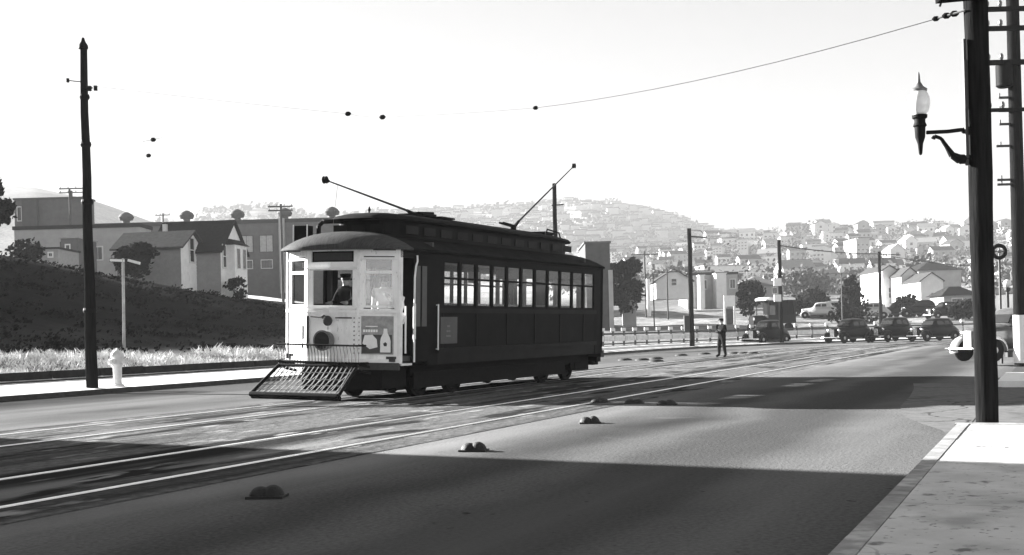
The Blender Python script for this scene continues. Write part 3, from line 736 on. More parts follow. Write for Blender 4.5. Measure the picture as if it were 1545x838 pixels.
# ------------------------------------------------------------------ poles, wires
def pole(name, label, loc, h, r0, r1, lean=(0, 0), m='pole_wood', arms=(), cap=True, cat='utility pole', group=None, bands=()):
    t = thing(name, label, cat, loc, 0, group)
    b = MB(); secs = []
    n = 14
    for k in range(12):
        f = k/11; r = r0+(r1-r0)*f; wob = .012*math.sin(k*1.7+loc[0])
        secs.append([(r*math.cos(2*math.pi*i/n)+lean[0]*f+wob, r*math.sin(2*math.pi*i/n)+lean[1]*f, -.3+(h+.3)*f) for i in range(n)])
    b.loft(secs); b.build('post', m, t, smooth=True)
    if cap:
        c = MB(); c.lathe([(r1*1.0, 0), (r1*1.45, .02), (r1*1.4, .1), (r1*.7, .2), (.03, .3)], (lean[0], lean[1], h), n=10); c.build('cap', 'iron_black', t, smooth=True)
    for (z, L0, L1, ang, th) in arms:
        a = MB(); dx, dy = math.cos(ang), math.sin(ang); off = r0+.02
        ox, oy = -dy*off+lean[0]*z/h, dx*off*0-off*abs(dx)+lean[1]*z/h
        a.beam((dx*L0+ox, dy*L0+oy, z), (dx*L1+ox, dy*L1+oy, z), .1, th); ar = a.build('crossarm', 'pole_wood_far', t)
        k = 4
        for i in range(k):
            f = (i+.15)/(k-.7); q = L0+(L1-L0)*f; i_ = MB(); i_.lathe([(.025, 0), (.05, .05), (.055, .12), (.03, .17)], (dx*q+ox, dy*q+oy, z+th/2), n=8); i_.build('insulator', 'porcelain', ar, smooth=True)
    for z in bands:
        rb = r0+(r1-r0)*z/h
        c = MB(); c.lathe([(rb+.02, -.06), (rb+.035, 0), (rb+.02, .06)], (lean[0]*z/h, lean[1]*z/h, z), n=14); c.build('band', 'iron_black', t)
    return t
def kerb_pole_xy(px, q=.55):
    u, _ = uh(px, 540); best = None
    for t in np.arange(5, 150, .05):
        x, y = path(t, q)
        if y > 1 and (best is None or abs(x/y-u) < best[0]): best = (abs(x/y-u), x, y)
    return best[1], best[2]
x, y = kerb_pole_xy(137); P1 = (x, y, .13)
hp = at(122, 75, y).z-.13
P1o = pole('trolley_pole_post', 'tall dark tapered pole on the left pavement beside the fire hydrant', P1, hp, .155, .085, m='pole_wood', cat='pole', bands=(hp*.23, hp*.55, hp*.72, hp*.86), arms=())
a = MB()
z1 = at(124, 137, y).z-.13; a.pipe([(0, -.1, z1), (.28, -.2, z1+.02)], .02); a.tube((.2, -.17, z1-.05), (.2, -.17, z1+.07), .05, .05, 8); a.tube((.36, -.2, z1-.05), (.36, -.2, z1+.07), .05, .05, 8); a.pipe([(0, -.1, z1+.2), (-.4, -.1, z1+.25)], .012); a.tube((-.38, -.1, z1+.2), (-.38, -.1, z1+.3), .04, .04, 8)
a.build('insulator_bracket', 'iron_black', P1o)
x2, y2 = kerb_pole_xy(843)
hp2 = at(841, 277, y2).z-.13
p2 = pole('trolley_pole_post', 'dark pole rising behind the tram roof near its rear trolley pole', (x2, y2, .13), hp2, .13, .10, cat='pole', cap=False)
a = MB(); z1 = at(841, 310, y2).z-.13; a.pipe([(-.15, 0, z1), (.45, 0, z1+.03)], .03); a.build('bracket', 'iron_black', p2)
x3, y3 = kerb_pole_xy(1045)
hp3 = at(1040, 345, y3).z-.13
p3 = pole('trolley_pole_post', 'dark kerbside pole left of the standing man', (x3, y3, .13), hp3, .17, .13, cat='pole', cap=False)
a = MB(); a.pipe([(0, 0, hp3-.5), (1.1, -.1, hp3-.62)], .035); a.pipe([(0, 0, hp3-.1), (.7, -.05, hp3-.15), (1.1, -.1, hp3-.6)], .02); a.build('bracket_arm', 'iron_black', p3)
a = MB(); a.box(-.5, -.15, -.2, .1, 1.0, 2.0); a.build('switch_box', 'iron_dark', p3)
x4, y4 = kerb_pole_xy(1180)
hp4 = at(1176, 362, y4).z-.13
p4 = pole('trolley_pole_post', 'dark pole behind the truck with the white roof', (x4, y4, .13), hp4, .16, .12, cat='pole', cap=False)
for q_ in ((.05, 4.0, 4.55), (.0, 2.9, 3.4)): a = MB(); a.box(-.5, q_[0], -.25, -.15, q_[1], q_[2]); a.build('notice', 'sign_white', p4)
l5 = on(1329, 104); hp5 = at(1326, 380, 104).z-l5[2]
p5 = pole('trolley_pole_post', 'dark pole behind the queue of cars before the white gabled buildings', l5, hp5, .17, .13, cat='pole', cap=False)
a = MB(); a.pipe([(0, 0, hp5-.2), (1.9, 0, hp5-.35)], .04); a.build('bracket_arm', 'iron_black', p5)
for px, yt, Y, lb, m_, r_ in [(975, 379, 126, 'thin grey pole just right of the conical dark tree', 'pole_wood_far', .1), (990, 421, 128, 'short stout white post right of the thin grey pole', 'sign_white', .26),
        (1008, 405, 124, 'thin grey pole before the small white gabled house', 'pole_wood_far', .09), (987, 412, 106, 'slim dark street post with a small foot, right of the tram', 'iron_dark', .06)]:
    if px == 990: px = 979
    l = on(px, Y); pole('utility_pole', lb, l, at(px, yt, Y).z-l[2], r_, r_*.8, m=m_, cap=False, cat='pole', arms=[(at(px, yt, Y).z-l[2]-.4, -1.5, 1.5, 0, .1)] if px in (975, 1008) else ())
l = on(428, 118); pole('telephone_pole', 'telephone pole with two crossarms in front of the factory', l, at(428, 308, 118).z-l[2], .16, .12, cap=False, arms=[(at(428, 312, 118).z-l[2], -1.25, 1.25, 0, .14), (at(428, 318, 118).z-l[2], -1.25, 1.25, 0, .14)], m='pole_wood_far')
l = on(110, 118); pole('telephone_pole', 'telephone pole top with crossarms behind the tall left pole', l, at(110, 284, 118).z-l[2], .14, .1, cap=False, arms=[(at(115, 285, 118).z-l[2], -1.0, 1.6, 0, .12), (at(115, 291, 118).z-l[2], -1.0, 1.6, 0, .1)], m='pole_wood_far')
l = on(250, 145); pole('telephone_pole', 'short thin pole standing before the factory roof left of the steep dark roof', l, at(250, 322, 145).z-l[2], .12, .1, cap=False, arms=[(at(250, 325, 145).z-l[2], -.9, .9, 0, .1)], m='pole_wood_far')

# T-shaped sign post on the bank
Yt = 42.0; l = on(186, Yt); ht = at(188, 390, Yt).z-l[2]
t = thing('sign_post', 'thin post with two white boards at its top, standing on the dark bank', 'sign', l)
a = MB(); a.tube((0, 0, -.2), (.05, 0, ht), .055, .05, 8); a.build('post', 'pole_pale', t)
a = MB(); a.beam((-.42, 0, ht-.05), (.1, -.02, ht-.09), .05, .09); a.build('board', 'sign_white', t)
a = MB(); a.beam((.26, -.1, ht-.08), (.75, -.3, ht-.22), .05, .09); a.build('board', 'sign_white', t)
a = MB(); a.beam((.0, .03, ht-.0), (.3, -.08, ht-.02), .03, .03); a.build('bracket', 'iron_dark', t)

# large pole on the right corner
Yp = 12.95
xb = uh(1489, 637)[0]*Yp; zb = .13
t = thing('corner_pole', 'massive dark wooden pole at the right pavement corner carrying a street lamp', 'utility pole', (xb, Yp, zb))
b = MB(); secs = []; n = 20
for k in range(26):
    f = k/25; z = -.3+f*9.6
    r = .118+.016*f
    secs.append([((r+.004*math.sin(i*5+k*.9)+.003*math.sin(i*3.1+k*2.3))*math.cos(2*math.pi*i/n)+.006*math.sin(k*.8), (r+.004*math.sin(i*2.7+k*1.9))*math.sin(2*math.pi*i/n), z) for i in range(n)])
b.loft(secs); b.build('post', 'pole_wood', t, smooth=True)
def lz(py, px=1470): return at(px, py, Yp).z-zb
def lx(px, py): return at(px, py, Yp).x-xb
# conduit on the pole
b = MB(); b.tube((-.155, -.03, lz(250)), (-.155, -.03, lz(60)), .022, .022, 8); b.tube((-.15, -.03, lz(165)), (-.15, -.03, lz(92)), .03, .03, 8); b.build('conduit', 'iron_dark', t)
# top crossarm
b = MB(); b.beam((lx(1404, 4), -.2, lz(3)), (.15, -.2, lz(0)+.02), .12, .1); b.build('crossarm', 'pole_wood', t)
b = MB(); b.pipe([(lx(1412, 14), -.2, lz(4)), (lx(1408, 16), -.2, lz(16))], .012); b.build('hanger', 'iron_black', t)
# lamp bracket
za = lz(197); b = MB()
b.pipe([(-.1, 0, za), (lx(1450, 195), 0, za+.01), (lx(1430, 196), 0, za-.005), (lx(1398, 197), 0, za-.01)], .022, 8)
b.tube((-.1, 0, za), (-.19, 0, za), .055, .03, 8)
b.build('lamp_arm', 'iron_black', t)
b = MB(); zl = lz(240)
pts = [(-.1, 0, zl), (lx(1448, 240), 0, lz(240)), (lx(1437, 234), 0, lz(234)), (lx(1428, 220), 0, lz(220)), (lx(1420, 208), 0, lz(208)), (lx(1410, 205), 0, lz(204)), (lx(1408, 208), 0, lz(208))]
for i, (p, q) in enumerate(zip(pts, pts[1:])): b.tube(p, q, [.05, .055, .04, .025, .02, .02][i], [.055, .04, .025, .02, .02, .025][i], 8)
b.build('lamp_brace', 'iron_black', t, smooth=True)
lmpx = lx(1388, 190)
lp = thing('street_lamp', 'acorn-globe street lamp held out left of the massive corner pole', 'street lamp', (xb+lmpx, Yp, zb+lz(232)))
hz = lambda py: lz(py)-lz(232)
b = MB(); b.lathe([(.012, 0), (.02, .02), (.03, hz(215)), (.055, hz(205)), (.06, hz(190)), (.075, hz(188)), (.06, hz(183)), (.062, hz(178)), (.082, hz(176)), (.085, hz(172)), (.06, hz(171))], n=14); b.build('lamp_holder', 'iron_black', lp, smooth=True)
b = MB(); b.lathe([(.06, hz(172)), (.10, hz(165)), (.118, hz(155)), (.11, hz(145)), (.085, hz(138)), (.07, hz(135))], n=18); b.build('globe', 'globe', lp, smooth=True)
b = MB(); b.lathe([(.085, hz(136)), (.09, hz(133)), (.05, hz(129)), (.02, hz(122)), (.012, hz(110)), (.004, hz(107))], n=14); b.build('finial', 'iron_grey', lp, smooth=True)

# second right pole
Y6 = 31.5; u6 = uh(1538, 400)[0]; x6 = u6*Y6
t = thing('utility_pole', 'pole with climbing steps at the right edge of the view, its foot painted white', 'utility pole', (x6, Y6, .1))
b = MB(); b.tube((0, 0, -.3), (0, 0, 11), .19, .16, 16); b.build('post', 'pole_wood', t, smooth=True)
b = MB(); b.tube((0, 0, 0), (0, 0, 1.3), .20, .197, 16); b.build('painted_foot', 'sign_white', t, smooth=True)
z6 = lambda py: at(1538, py, Y6).z-.1
for i, py in enumerate((147, 167, 187, 220, 271, 278)):
    b = MB(); b.box(-.55 if py > 200 else -.45, -.12, -.03, .03, z6(py)-.03, z6(py)+.03); b.tube((-.42, 0, z6(py)), (-.42, 0, z6(py)+.12), .02, .02, 6); b.build('climbing_step', 'iron_dark', t)
for py, x0, th in ((17, -.9, .12), (46, -1.0, .12), (97, -1.0, .13), (168, -.9, .09)):
    b = MB(); b.box(x0, .9, -.30, -.2, z6(py)-th/2, z6(py)+th/2); ar = b.build('crossarm', 'pole_wood', t)
    for xx in (-.8, -.45, .5, .8):
        i_ = MB(); i_.lathe([(.03, 0), (.06, .05), (.06, .12), (.03, .18)], (xx, -.25, z6(py)+th/2), n=8); i_.build('insulator', 'porcelain', ar, smooth=True)
b = MB(); b.lathe([(.16, 0), (.22, .05), (.22, .6), (.16, .65)], (-.32, -.1, z6(133)), n=14); b.build('transformer', 'iron_black', t, smooth=True)
# ring sign + globe lamp on the far corner
Y7 = 34.0; x7 = uh(1508, 400)[0]*Y7; zc = at(1508, 380, Y7).z
t = thing('tyre_sign', 'black ring-shaped sign on a thin post right of the massive pole', 'sign', (x7, Y7, 0))
b = MB(); b.tube((0, 0, -.1), (0, 0, zc-.2), .04, .035, 8); b.build('post', 'iron_dark', t)
secs = [[((.185+.055*math.cos(a))*math.cos(th_), .055*math.sin(a), zc+(.185+.055*math.cos(a))*math.sin(th_)) for a in [2*math.pi*i/8 for i in range(8)]] for th_ in [2*math.pi*k/20 for k in range(21)]]
b = MB(); b.loft(secs, cap=False); b.build('ring', 'tyre', t, smooth=True)
b = MB(); b.tube((-.2, .01, zc), (.2, .01, zc), .02, .02, 6); b.tube((0, .01, zc-.2), (0, .01, zc+.2), .02, .02, 6); b.tube((0, -.05, zc), (0, .05, zc), .05, .05, 10); b.build('spokes', 'iron_grey', t)
for px, py, Y, lb in ((1521, 428, 40, 'round white globe lamp on a thin post at the far right corner'), (1271, 407, 108, 'round white street globe above the dark pointed tree')):
    l = on(px, Y); zc = at(px, py, Y).z-l[2]; rg = 6.0*Y/F if Y < 60 else 5.2*Y/F
    t = thing('globe_lamp', lb, 'street lamp', l)
    b = MB(); b.lathe([(.12, -.2), (.12, .2), (.06, .3), (.05, zc-rg-.15), (.1, zc-rg-.1), (.1, zc-rg)], n=10); b.build('post', 'iron_dark', t)
    b = MB(); b.lathe([(rg*math.sin(a)+.001, zc-rg*math.cos(a)) for a in [math.pi*i/10 for i in range(11)]], n=14); b.build('globe', 'globe', t, smooth=True)

# wires
def wire(name, label, pts, r=.008, sag=.0, seg=10, insul=(), group=None):
    t = thing(name, label, 'wire', pts[0], 0, group); o = Vector(pts[0]); b = MB()
    for p, q in zip(pts, pts[1:]):
        p = Vector(p)-o; q = Vector(q)-o; prev = p
        for i in range(1, seg+1):
            f = i/seg; c = p.lerp(q, f); c.z -= sag*4*f*(1-f); b.tube(prev, c, r, r, 5, cap=False); prev = c
    b.build('cable', 'iron_dark', t)
    for c, rr in insul:
        i_ = MB(); c = Vector(c)-o; i_.lathe([(.3*rr, -rr*1.4), (rr, -rr*.6), (rr, rr*.6), (.3*rr, rr*1.4)], c, ax=(1, -.3, 0), n=8); i_.build('insulator', 'iron_black', t, smooth=True)
    return t
A0 = at(1456, 16, Yp-.05); A1 = at(1408, 30, 13.4); A2 = at(808, 163, 20.3); A3 = at(577, 177, 24.5); A4 = at(525, 172, 25.2); A5 = at(124, 128, P1[1])
wire('span_wire', 'thin wire strung from the massive right pole over the tracks to the left pole', [A0, A1], r=.012, insul=[(at(1440, 21, 13.1), .035), (at(1428, 24, 13.2), .035), (at(1412, 28.5, 13.35), .03)], seg=2)
wire('span_wire', 'long thin wire falling away leftwards from the massive right pole', [A1, A2], r=.006, sag=.12, insul=[(A2, .035)])
wire('span_wire', 'short wire segment hung above the front of the tram', [A2, A3, A4, A5], r=.003, sag=.02, insul=[(A3, .05), (A4, .05)])
wire('trolley_wire', 'upper of two short contact wire hangers left of the tram', [at(215, 214, 30), at(245, 208, 33)], r=.006, insul=[(at(231, 211, 31.5), .06)], seg=2)
wire('trolley_wire', 'lower of two short contact wire hangers left of the tram', [at(215, 236, 34), at(241, 231, 37)], r=.004, insul=[(at(224, 235, 35), .06)], seg=2)
p3t = Vector((x3, y3, .13+hp3-.55)); p4t = Vector((x4, y4, .13+hp4-.4)); p5t = Vector((l5[0], l5[1], l5[2]+hp5-.2))
wire('overhead_wire', 'wire from the pole behind the truck to the pole behind the queue of cars', [p4t, p5t], r=.045, sag=.15)
wire('overhead_wire', 'wire from the pole left of the man to the pole behind the truck', [p3t, at(1110, 358, 95), p4t], r=.018, sag=.1)
wire('overhead_wire', 'wire running right from the pole behind the queue of cars', [p5t, at(1480, 402, 100)], r=.03, sag=.2)
wire('overhead_wire', 'slanting dark wire over the tracks right of the kerbside pole', [at(1075, 377, 70), at(1115, 360, 60)], r=.022, seg=3, insul=[(at(1098, 368, 65), .06)])
wire('overhead_wire', 'level wire low behind the pole left of the man', [at(1115, 411, 130), at(1176, 413, 120)], r=.05, seg=3)

# ------------------------------------------------------------------ fire hydrant
x, y = kerb_pole_xy(176, .5)
t = thing('fire_hydrant', 'stout white fire hydrant on the left pavement beside the tall pole', 'fire hydrant', (x, y, .13))
b = MB(); b.lathe([(.17, 0), (.17, .05), (.12, .07), (.105, .12), (.115, .5), (.16, .56), (.165, .62), (.14, .66), (.15, .78)], n=18); b.build('barrel', 'hydrant_paint', t, smooth=True)
b = MB(); b.lathe([(.165, .78), (.17, .82), (.15, .88), (.10, .94), (.04, .97)], n=18); b.lathe([(.03, .97), (.03, 1.02)], n=5); b.build('bonnet', 'hydrant_paint', t, smooth=True)
for d in ((1, -.2, 0), (-1, .2, 0), (-.2, -1, 0)):
    b = MB(); dd = Vector(d).normalized(); b.lathe([(.06, .12), (.06, .19), (.075, .2), (.075, .25), (.03, .26), (.02, .29)], (0, 0, .66), ax=dd, n=10); b.build('nozzle_cap', 'hydrant_paint', t)

# ------------------------------------------------------------------ traffic buttons on the road
def button():
    b = MB()
    for sx, h in ((-.07, .085), (.065, .095)):
        vs = []; n = 12; k = 6
        prof_ = [(.125*math.cos(a), h*math.sin(a)) for a in [math.pi/2*i/k for i in range(k+1)]]
        b.lathe([(r+.001, z) for r, z in prof_], (sx, 0, .0), n=n)
    b.box(-.2, .2, -.13, .13, 0, .018)
    return b.build('traffic_button', 'button_iron', smooth=True)
bp_ = button(); first = True
GRP = 'iron traffic buttons set in the road'
near = [((403, 751), 'dark double-domed iron traffic button in the near shadow, closest to the camera'), ((715, 681), 'double-domed iron traffic button on the edge of the near shadow'), ((890, 639), 'double-domed iron traffic button in the sunlit strip of road'),
        ((905, 608), 'leftmost of the three traffic buttons in the tram shadow'), ((957, 609), 'middle of the three traffic buttons in the tram shadow'), ((1006, 611), 'rightmost of the three traffic buttons in the tram shadow')]
for (px, py), lb in near:
    o = bp_ if first else bp_.copy()
    if not first: C.objects.link(o)
    first = False
    g = gnd(px, py); o.location = (g.x, g.y, .002); o.rotation_euler = (0, 0, R(-8+random.uniform(-9, 9))); o.scale = (.74, .8, 1.05); tag(o, lb, 'traffic button', GRP)
    if px > 900: o.scale = (.85, .85, .9)
pt = b = MB(); b.lathe([(.24, 0), (.22, .03), (.12, .06), (.02, .065)], n=12)
fb = b.build('flat_button', 'button_iron', smooth=True)
first = True
for i, (px, py) in enumerate([(943, 544), (969, 544), (990, 542), (990, 546), (1028, 537), (1063, 535), (1108, 534), (1122, 534), (1136, 534)]):
    o = fb if first else fb.copy()
    if not first: C.objects.link(o)
    first = False
    g = gnd(px, py); o.location = (g.x, g.y, .002)
    o.scale = (1.3, 1.3, 1.5); tag(o, 'small flat dark button in the scattered row on the road behind the tram', 'traffic button', 'flat buttons beyond the tram')

# ------------------------------------------------------------------ low fence along the far pavement
t = thing('guard_fence', 'low white board fence with posts behind the far pavement', 'fence', (*path(58, 3.5), 0))
ox, oy = t.location.x, t.location.y
T = ts(52, 138, 1.35)
rails = {'top_rail': (1.02, 1.14, 'fence_dark'), 'board': (.62, .95, 'fence_white'), 'bottom_rail': (.42, .5, 'fence_dark')}
for nm, (za, zb_, m_) in rails.items():
    b = MB()
    for a, c in zip(T, T[1:]):
        A = path(a+.03, 3.5); B = path(c-.03, 3.5)
        b.beam((A[0]-ox, A[1]-oy, (za+zb_)/2), (B[0]-ox, B[1]-oy, (za+zb_)/2), .05, zb_-za)
    b.build(nm, m_, t)
for a in T:
    A = path(a, 3.6); b = MB(); b.box(A[0]-ox-.07, A[0]-ox+.07, A[1]-oy-.07, A[1]-oy+.07, 0, 1.25); b.cur = 1; b.box(A[0]-ox-.14, A[0]-ox+.14, A[1]-oy-.11, A[1]-oy+.11, 1.25, 1.45); b.build('fence_post', ['fence_dark', 'fence_white'], t)
# white framed notice board on the lot
l = on(1101, 112); t = thing('notice_board', 'white framed board on two legs at the edge of the lot', 'sign', l)
b = MB(); w_ = 17*112/F; h_ = at(1101, 446, 112).z-l[2]; b.box(-w_/2, -w_/2+.15, -.05, .05, -.2, h_); b.box(w_/2-.15, w_/2, -.05, .05, -.2, h_); b.build('leg', 'sign_white', t)
b = MB(); b.box(-w_/2, w_/2, -.09, -.05, h_*.62, h_); b.build('board', 'sign_white', t)
b = MB(); b.box(-w_/2+.2, w_/2-.2, .0, .05, 0, h_*.55); b.build('crate_back', 'fence_dark', t)
# slanting boom right of the tram
l = on(944, 112); t = thing('loading_boom', 'slanting thin pole beside the conical dark tree', 'boom', l)
b = MB(); pa = at(944, 437, 112)-Vector(l); pb = at(964, 405, 112)-Vector(l); b.tube(pa, pb, .09, .07, 6); b.build('boom', 'pole_pale', t)
b = MB(); b.box(-.3, 1.0, -.3, .3, -.3, pa.z-.1); b.build('block', 'pale_wall', t)

# ------------------------------------------------------------------ cars
def superell(cx, cy, hx, hy, n=20, e=4.0):
    out = []
    for i in range(n):
        a = 2*math.pi*(i+.5)/n; c, s_ = math.cos(a), math.sin(a)
        out.append((cx+hx*math.copysign(abs(c)**(2/e), c), cy+hy*math.copysign(abs(s_)**(2/e), s_)))
    return out
def car(name, label, loc, rz, paint='car_dark', roof=None, group=None, truck=False):
    t = thing(name, label, 'car', loc, rz, group)
    b = MB(); secs = []
    for x, hw, z0, z1 in [(1.72, .20, .42, .98), (1.66, .27, .40, 1.04), (1.2, .36, .38, 1.08), (.8, .50, .36, 1.12), (.62, .64, .34, 1.16), (0, .72, .32, 1.18), (-.9, .72, .32, 1.18), (-1.5, .66, .34, 1.12), (-1.85, .56, .38, .92), (-2.05, .46, .42, .68)]:
        secs.append([(x, y_, z_) for y_, z_ in superell(0, (z0+z1)/2, hw, (z1-z0)/2, 20, 3.6)])
    b.loft(secs); b.build('body', paint, t, smooth=True)
    b = MB(); secs = []
    for z, x0, x1, hw in [(1.10, .66, -1.52, .70), (1.18, .60, -1.50, .69), (1.52, .34, -1.28, .60), (1.60, .24, -1.18, .55), (1.655, .05, -.98, .42), (1.68, -.2, -.75, .25)]:
        secs.append([(x_, y_, z) for x_, y_ in superell((x0+x1)/2, 0, (x0-x1)/2, hw, 24, 4.5)])
    b.loft(secs); b.build('cabin', roof or paint, t, smooth=True)
    for sy in (-1, 1):
        for xa, xb_ in ((.30, -.28), (-.36, -.86)):
            b = MB(); za, zb_ = 1.2, 1.47
            def yy(z): return sy*(.69-(z-1.18)/.34*.09+.008)
            b.slab([(xa, yy(za), za), (xb_, yy(za), za), (xb_-(0 if xb_ > -.5 else -.03), yy(zb_), zb_), (xa-.06, yy(zb_), zb_)], (0, sy*.012, 0)); b.build('side_window', 'window_dark', t)
    b = MB(); xx = lambda z: .60-(z-1.18)/.34*.26+.012
    b.slab([(xx(1.2), -.5, 1.2), (xx(1.2), .5, 1.2), (xx(1.46), .43, 1.46), (xx(1.46), -.43, 1.46)], (.012, 0, 0)); b.build('windscreen', 'window_dark', t)
    b = MB(); b.slab([(-1.485, -.3, 1.24), (-1.485, .3, 1.24), (-1.34, .27, 1.44), (-1.34, -.27, 1.44)], (-.03, 0, 0)); b.build('rear_window', 'window_dark', t)
    b = MB()
    b.box(1.70, 1.745, -.17, .17, .45, .96)
    for i in range(6): b.box(1.745, 1.755, -.15+i*.055, -.13+i*.055, .48, .93)
    b.build('grille', 'chrome', t)
    for sx, r_ in ((1.32, .47), (-1.32, .45)):
        for sy in (-1, 1):
            b = MB(); n = 13; secs = []
            for i in range(n):
                a = R(-8+190*i/(n-1)) if sx > 0 else R(-8+196*i/(n-1))
                c, s_ = math.cos(a), math.sin(a); sec = []
                for y_, rr in ((.44, r_-.05), (.50, r_+.0), (.62, r_+.025), (.74, r_-.01), (.80, r_-.08), (.80, r_-.11), (.62, r_-.03), (.46, r_-.1)):
                    sec.append((sx+c*rr*1.08, sy*y_, .34+s_*rr))
                secs.append(sec)
            b.loft(secs); b.build('fender', paint, t, smooth=True)
            b = MB(); b.lathe([(.22, -.07), (.33, -.075), (.355, -.04), (.36, 0), (.355, .04), (.33, .075), (.22, .07)], (sx, sy*.66, .36), ax=(0, sy, 0), n=18); wl = b.build('wheel', 'tyre', t, smooth=True)
            b = MB(); b.lathe([(.21, -.03), (.21, .045), (.12, .065), (.1, .09), (.02, .1)], (sx, sy*.66, .36), ax=(0, sy, 0), n=14); b.build('hub', 'car_pale', wl, smooth=True)
    for sy in (-1, 1):
        b = MB(); b.box(-.9, .92, *sorted((sy*.66, sy*.82)), .28, .33); b.build('running_board', 'iron_dark', t)
        b = MB(); b.lathe([(.03, -.2), (.08, -.14), (.115, -.03), (.12, .02), (.1, .035)], (1.56, sy*.43, .86), ax=(1, 0, 0), n=14); b.build('headlight', 'chrome', t, smooth=True)
    for sx in (2.0, -2.2):
        b = MB(); b.pipe([(sx-.08*(1 if sx > 0 else -1), -.78, .42), (sx, -.5, .42), (sx, .5, .42), (sx-.08*(1 if sx > 0 else -1), .78, .42)], .035, 6); b.tube((sx, -.3, .42), (sx*.8, -.3, .45), .02, .02, 5); b.tube((sx, .3, .42), (sx*.8, .3, .45), .02, .02, 5); b.build('bumper', 'chrome', t)
    return t
def place_car(o, px, Y, rz, label, group=None, scale=1.0, gz=None):
    x = uh(px, 500)[0]*Y; z = gz if gz is not None else H(x, Y)
    o.location = (x, Y, z); o.rotation_euler = (0, 0, rz); o['label'] = label
    if group: o['group'] = group
    o.scale = (scale,)*3
dark = car('parked_car', '', (0, 0, 0), 0, 'car_dark')
place_car(dark, 1280, 80, R(216), 'dark sedan at the left end of the row of three cars', 'cars queued on the far side of the street', gz=.01)
c2 = copy_tree(dark); place_car(c2, 1345, 80.5, R(214), 'dark sedan in the middle of the row of three cars', 'cars queued on the far side of the street', gz=.01)
c3 = copy_tree(dark); place_car(c3, 1408, 79, R(208), 'dark sedan at the right end of the row of three, nearest the massive pole', 'cars queued on the far side of the street', gz=.01)
c4 = copy_tree(dark); c3.scale = (1.0, .97, .93); c2.scale = (.95, 1.0, 1.02)
place_car(c4, 1156, 83, R(222), 'dark upright sedan standing in front of the white-roofed truck', None, 1.04, gz=.01)
pale = car('parked_car', '', (0, 0, 0), 0, 'car_pale', group='cars parked on the dirt lot')
lotc = [(1313, 118, R(165), 'pale car on the lot just left of the pole before the gabled buildings', 0), (1262, 122, R(15), 'pale car on the lot below the dark pointed tree', 0), (1236, 121, R(160), 'pale car on the lot, left neighbour of the one below the pointed tree', 0),
        (1212, 124, R(20), 'dark car on the lot at the left of the parked group', 1), (1352, 120, R(170), 'dark car on the lot right of the pole before the gabled buildings', 1), (1388, 117, R(170), 'dark car on the lot below the white gabled buildings', 1), (1425, 112, R(200), 'dark car on the lot nearest the massive pole', 1), (1193, 126, R(160), 'pale car on the lot right behind the white-roofed truck', 0), (1366, 122, R(10), 'pale car on the lot below the small ball-shaped bush', 0)]
fp = True
for px, Y, rz, lb, k in lotc:
    if k == 0 and fp: o = pale; fp = False
    else: o = copy_tree(pale if k == 0 else dark)
    place_car(o, px, Y, rz, lb, 'cars parked on the dirt lot')
g = car('parked_car', 'pale grey sedan half hidden behind the massive pole on the right', (0, 0, 0), 0, 'car_grey')
for k in kids(g):
    if k.name.startswith('fender') or k.name.startswith('grille'):
        k.data.materials[0] = M['car_pale']
place_car(g, 1527, 33, R(199), 'large grey sedan with pale front fenders, half hidden by the massive pole', None, .90, gz=.125)
# white-roofed truck
Yt_ = 94.5; xt = uh(1164, 480)[0]*Yt_; zg = H(xt, Yt_)
t = thing('delivery_truck', 'tall dark truck with a white roof standing behind the dark sedan', 'truck', (xt, Yt_, zg), R(200))
zt_ = at(1164, 449, Yt_).z-zg
b = MB(); b.box(-1.7, .9, -.95, .95, .8, 1.5); b.box(-1.7, -1.5, -.95, .95, 1.5, zt_-.25); b.build('body', 'car_dark', t)
b = MB()
for x in (-1.0, -.1, .8):
    for y_ in (-.92, .92): b.tube((x, y_, 1.5), (x, y_, zt_-.25), .04, .04, 6)
b.build('roof_post', 'iron_black', t)
b = MB(); b.box(-1.45, .2, -.9, .9, 1.5, zt_-.3); b.build('cargo', 'cloth_dark', t)
b = MB(); secs = [[(x_, y_, z_) for x_, y_ in superell(-.4, 0, hx, hy, 20, 6)] for z_, hx, hy in ((zt_-.25, 1.45, 1.05), (zt_-.1, 1.45, 1.05), (zt_, 1.25, .85))]; b.loft(secs); b.build('roof', 'sign_white', t)
b = MB(); secs = [[(x, y_, z_) for y_, z_ in superell(0, 1.1, hw, .38, 16, 4)] for x, hw in ((.9, .5), (1.9, .38))]; b.loft(secs); b.build('hood', 'car_dark', t, smooth=True)
for x in (-1.1, 1.5):
    for sy in (-1, 1):
        b = MB(); b.lathe([(.25, -.09), (.4, -.09), (.43, 0), (.4, .09), (.25, .09)], (x, sy*.78, .43), ax=(0, 1, 0), n=16); b.build('wheel', 'tyre', t, smooth=True)
for sy in (-1, 1):
    b = MB(); b.lathe([(.05, -.1), (.14, 0), (.12, .03)], (1.95, sy*.5, 1.2), ax=(1, 0, 0), n=12); b.build('headlight', 'chrome', t, smooth=True)

